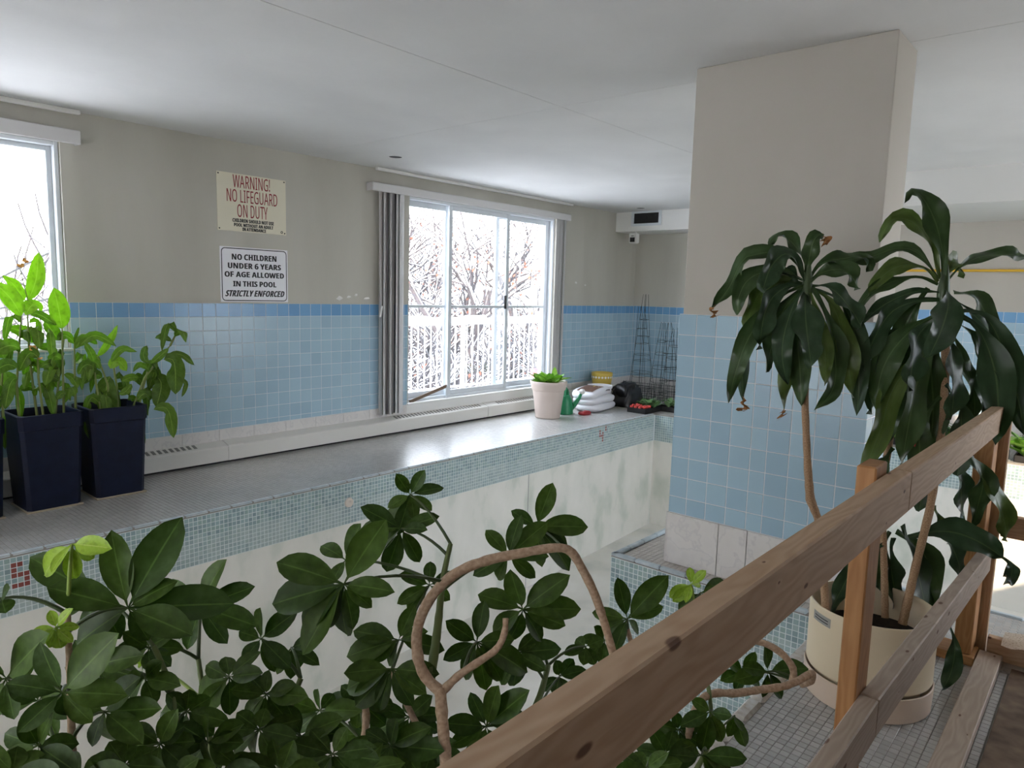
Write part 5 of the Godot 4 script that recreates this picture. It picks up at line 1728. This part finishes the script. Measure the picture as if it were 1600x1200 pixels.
func umbrella_plant(base: Vector3, tub_label: String, label: String, stems: Array, leaves: Array) -> void:
	var pot := thing("plant_tub", base, tub_label, "pot")
	var b := MB.new()
	b.lathe([Vector2(0.0, 0.0), Vector2(0.10, 0.0), Vector2(0.106, 0.01), Vector2(0.128, 0.22), Vector2(0.135, 0.225), Vector2(0.135, 0.245), Vector2(0.126, 0.246), Vector2(0.12, 0.20), Vector2(0.0, 0.205)], 28)
	put(pot, "tub", b.mesh(), M.dark)
	b = MB.new()
	b.lathe([Vector2(0.119, 0.207), Vector2(0.06, 0.212), Vector2(0.0, 0.213)], 20)
	put(pot, "soil", b.mesh(), M.soil)
	var p := thing("umbrella_plant", base + Vector3(0, 0.21, 0), label, "plant", "umbrella plants")
	var nodes := []
	var root := base + Vector3(0, 0.205, 0)
	for s in stems:
		var pts := []
		if s.has("root"):
			pts.append(root + Vector3(s.root, 0, 0))
		pts.append_array(px_path(s.px, s.d0, s.d1))
		var got := stem_tube(p, s.get("name", "stem"), pts, s.r0, s.r1, M[s.get("mat", "bark")])
		if s.get("bears", true):
			nodes.append_array(got.slice(int(got.size() * 0.3)))
	for l in leaves:
		var c := Vector2(l[0], l[1])
		var tips: Array = l[4] if l[4] is Array else auto_tips(c, l[4], l[5] if l.size() > 5 else 8)
		rosette(p, c, l[2], tips, l[3], nearest(nodes, at_depth(c.x, c.y, l[2])), 0.44)
func scheffleras() -> void:
	M.young_stalk = mat(rgb(140, 164, 70), 0.5)
	M.green_stem = mat(rgb(96, 112, 62), 0.6)
	umbrella_plant(Vector3(0.42, 0.0, -0.74), "dark tub under the largest leaved umbrella plant", "umbrella plant with the largest leaves, growing over the depth figure five",
		[{"root": 0.0, "px": [118, 1290, 114, 1190, 110, 1090, 106, 960], "d0": 0.98, "d1": 1.02, "r0": 0.011, "r1": 0.004, "mat": "bark"},
		{"root": 0.02, "px": [250, 1290, 262, 1180, 270, 1090, 240, 1010], "d0": 1.08, "d1": 1.12, "r0": 0.009, "r1": 0.004, "mat": "green_stem"},
		{"root": -0.02, "px": [330, 1280, 330, 1180, 318, 1090, 310, 1030], "d0": 1.2, "d1": 1.26, "r0": 0.009, "r1": 0.004, "mat": "green_stem"}],
		[[200, 950, 1.03, 2, [[168, 836], [273, 813], [360, 940], [294, 986], [232, 1000], [76, 916], [112, 1004], [262, 905]]],
		[150, 930, 1.16, 1, [[46, 868], [100, 960], [128, 990], [196, 1000]]],
		[113, 850, 1.02, 3, [[52, 898], [76, 889], [158, 852], [152, 874], [113, 908]]],
		[88, 981, 0.98, 3, [[78, 954], [106, 952], [49, 988], [124, 977], [58, 1006], [75, 1012], [95, 1014], [112, 1002]]],
		[97, 1082, 0.94, 0, [[58, 1010], [12, 1064], [184, 1082], [28, 1142], [106, 1124], [172, 996], [140, 1130]]],
		[314, 948, 1.32, 1, [[338, 878], [250, 912], [394, 916], [398, 976], [352, 1004], [290, 1012], [272, 994]]],
		[358, 1058, 1.2, 1, [[316, 1038], [354, 1022], [398, 1018], [404, 1050], [394, 1098], [360, 1118], [312, 1112], [298, 1086]]],
		[163, 1112, 1.0, 0, [[112, 1090], [202, 1062], [248, 1106], [216, 1152], [138, 1164], [166, 1172]]],
		[226, 1060, 1.1, 1, [[196, 1062], [246, 1036], [274, 1066], [242, 1098], [212, 1046], [200, 1090]]],
		[10, 1060, 0.98, 1, [[62, 994], [52, 1036], [-40, 1000], [52, 1092], [20, 1124], [-30, 1130], [-50, 1070]]],
		[2, 935, 1.0, 1, [[10, 918], [-50, 900], [-55, 960], [8, 955]]],
		[60, 1165, 0.95, 0, [[-4, 1190], [38, 1126], [78, 1116], [114, 1160], [4, 1146], [64, 1236], [110, 1200]]],
		[250, 1162, 1.02, 0, 62.0], [325, 1160, 1.1, 1, 60.0], [195, 1195, 0.98, 0, 62.0], [125, 1215, 0.95, 1, 60.0], [292, 1112, 1.12, 1, 56.0], [20, 1205, 0.92, 0, 64.0], [345, 1205, 1.08, 0, 64.0], [270, 1215, 1.0, 1, 62.0], [60, 1095, 1.1, 1, 55.0], [232, 1012, 1.2, 1, 48.0], [150, 1040, 1.12, 1, 55.0], [217, 1033, 1.3, 3, 8.0, 7]])
	umbrella_plant(Vector3(0.86, 0.0, -0.70), "dark tub under the umbrella plant with the looping trunk", "umbrella plant with a looping bare trunk in the middle",
		[{"root": 0.0, "px": [704, 1300, 697, 1195, 690, 1110, 688, 1078], "d0": 1.22, "d1": 1.27, "r0": 0.0118, "r1": 0.0108, "bears": false, "name": "trunk"},
		{"px": [688, 1080, 664, 1056, 652, 1020, 654, 975, 676, 930, 712, 896, 760, 876, 816, 864, 868, 856, 892, 862, 908, 886, 928, 926, 944, 972, 958, 1022, 968, 1060], "d0": 1.27, "d1": 1.40, "r0": 0.0105, "r1": 0.0075, "name": "trunk"},
		{"px": [690, 1082, 716, 1056, 748, 1034, 776, 1014, 788, 990, 790, 966], "d0": 1.27, "d1": 1.30, "r0": 0.0078, "r1": 0.0055, "name": "branch"},
		{"px": [672, 1062, 680, 1010, 686, 960, 690, 920, 696, 885, 704, 850], "d0": 1.29, "d1": 1.42, "r0": 0.009, "r1": 0.005, "name": "branch", "mat": "green_stem"},
		{"root": 0.03, "px": [560, 1290, 566, 1190, 572, 1120, 566, 1080], "d0": 1.3, "d1": 1.4, "r0": 0.010, "r1": 0.007, "name": "branch"},
		{"root": 0.05, "px": [700, 1280, 676, 1185, 650, 1130, 628, 1085, 612, 1050], "d0": 1.36, "d1": 1.46, "r0": 0.009, "r1": 0.006, "name": "branch"},
		{"root": 0.08, "px": [800, 1290, 826, 1140, 846, 1080, 856, 1040], "d0": 1.35, "d1": 1.5, "r0": 0.008, "r1": 0.006, "name": "branch", "mat": "green_stem"},
		{"root": -0.02, "px": [430, 1290, 436, 1200, 446, 1130, 470, 1060], "d0": 1.2, "d1": 1.3, "r0": 0.008, "r1": 0.005, "name": "branch", "mat": "green_stem"}],
		[[641, 773, 1.5, 1, [[620, 742], [662, 736], [692, 757], [674, 796], [606, 792], [650, 806], [598, 830], [622, 834]]],
		[627, 826, 1.46, 2, [[566, 792], [563, 822], [656, 878], [662, 824], [604, 898], [588, 858], [684, 806]]],
		[537, 913, 1.22, 0, [[434, 872], [422, 940], [597, 814], [606, 918], [582, 946], [508, 978], [462, 978], [470, 1020], [526, 1003], [556, 982]]],
		[540, 875, 1.4, 1, [[500, 846], [560, 820], [516, 905], [585, 866]]],
		[671, 914, 1.5, 1, [[627, 896], [672, 875], [712, 897], [621, 942], [636, 952], [702, 936]]],
		[623, 1000, 1.4, 1, [[644, 948], [553, 984], [538, 1022], [580, 1032], [662, 984], [692, 1010], [606, 1040]]],
		[612, 1045, 1.3, 0, [[530, 1072], [554, 1104], [590, 1110], [640, 1104], [664, 1082], [540, 1048], [680, 1050]]],
		[795, 868, 1.48, 0, [[760, 828], [808, 806], [852, 814], [738, 894], [770, 908], [836, 902], [854, 862]]],
		[838, 822, 1.58, 2, [[863, 756], [917, 822], [800, 798], [892, 846], [896, 882], [846, 884]]],
		[817, 952, 1.46, 1, [[878, 902], [906, 950], [796, 896], [748, 924], [764, 988], [882, 976], [800, 1010], [850, 1000]]],
		[745, 1003, 1.4, 0, [[694, 1030], [720, 1062], [790, 1062], [802, 998], [700, 972], [760, 1078], [832, 1046], [756, 940]]],
		[806, 1020, 1.45, 1, [[808, 1078], [852, 1046], [876, 1012], [780, 1070], [840, 990]]],
		[408, 998, 1.3, 1, [[404, 952], [455, 957], [452, 1042], [430, 1044], [372, 985], [380, 1030]]],
		[455, 1012, 1.35, 1, [[455, 1058], [492, 1030], [430, 1050], [486, 1000], [470, 1045]]],
		[416, 1085, 1.2, 1, 55.0], [405, 1140, 1.15, 0, 60.0], [470, 1150, 1.2, 0, 68.0], [520, 1178, 1.15, 0, 70.0], [560, 1095, 1.42, 1, 55.0], [500, 1110, 1.4, 1, 50.0], [610, 1165, 1.25, 0, 66.0], [560, 1205, 1.2, 0, 66.0], [650, 1180, 1.35, 1, 60.0], [440, 1205, 1.1, 0, 70.0], [640, 1120, 1.45, 1, 55.0], [580, 1150, 1.5, 1, 55.0], [660, 1215, 1.3, 1, 60.0],
		[760, 1135, 1.35, 0, [[735, 1084], [776, 1074], [820, 1080], [822, 1114], [698, 1130], [745, 1178], [782, 1184], [704, 1164]]],
		[728, 1195, 1.3, 0, 60.0], [874, 1057, 1.55, 1, [[870, 1033], [896, 1030], [912, 1046], [846, 1077], [867, 1088], [886, 1077]]],
		[915, 1010, 1.56, 1, [[900, 998], [942, 998], [930, 1038], [912, 1038], [884, 1020]]]])
	umbrella_plant(Vector3(1.22, 0.0, -0.70), "dark tub under the umbrella plant trailing over the deck", "umbrella plant half hidden by the top rail, its branches trailing over the deck",
		[{"root": 0.0, "px": [1040, 1290, 1030, 1180, 1010, 1080, 985, 1000, 978, 975], "d0": 1.55, "d1": 1.7, "r0": 0.010, "r1": 0.006, "name": "trunk"},
		{"root": 0.03, "px": [1060, 1200, 1086, 1110, 1110, 1085, 1150, 1083, 1186, 1078, 1226, 1072, 1250, 1062, 1268, 1052, 1267, 1064, 1252, 1069], "d0": 1.6, "d1": 1.84, "r0": 0.009, "r1": 0.009, "name": "branch"},
		{"px": [1238, 1068, 1240, 1048, 1230, 1030, 1212, 1014, 1190, 1004, 1160, 1000], "d0": 1.80, "d1": 1.82, "r0": 0.010, "r1": 0.0075, "name": "branch"},
		{"root": 0.06, "px": [1100, 1180, 1110, 1100, 1090, 1000, 1085, 950], "d0": 1.6, "d1": 1.72, "r0": 0.007, "r1": 0.004, "name": "branch", "mat": "green_stem"}],
		[[980, 967, 1.68, 0, [[966, 904], [1037, 904], [1035, 946], [926, 956], [934, 988], [1002, 988], [958, 1014]]],
		[945, 1000, 1.7, 1, [[908, 998], [920, 1026], [940, 1040], [968, 985], [930, 980]]],
		[1080, 913, 1.7, 3, [[1078, 886], [1102, 892], [1044, 931], [1052, 940], [1071, 937], [1097, 912]]],
		[1096, 926, 1.74, 1, [[1134, 906], [1060, 952], [1084, 944], [1122, 922], [1110, 950]]],
		[1200, 1049, 1.86, 1, [[1197, 1006], [1264, 1042], [1162, 1042], [1194, 1090], [1224, 1092], [1148, 1062]]],
		[1160, 1050, 1.9, 1, [[1140, 1030], [1180, 1020], [1150, 1080], [1190, 1070], [1130, 1060]]],
		[1110, 1112, 1.6, 0, [[1066, 1132], [1098, 1176], [1142, 1118], [1086, 1094], [1130, 1160]]],
		[1148, 1118, 1.7, 2, [[1164, 1166], [1140, 1150], [1160, 1140]]],
		[1096, 1180, 1.52, 0, [[1166, 1182], [1060, 1160], [1120, 1215], [1040, 1190], [1150, 1205]]],
		[1040, 1178, 1.5, 0, 52.0], [1010, 1200, 1.45, 1, 50.0], [1060, 1140, 1.62, 1, 45.0]])
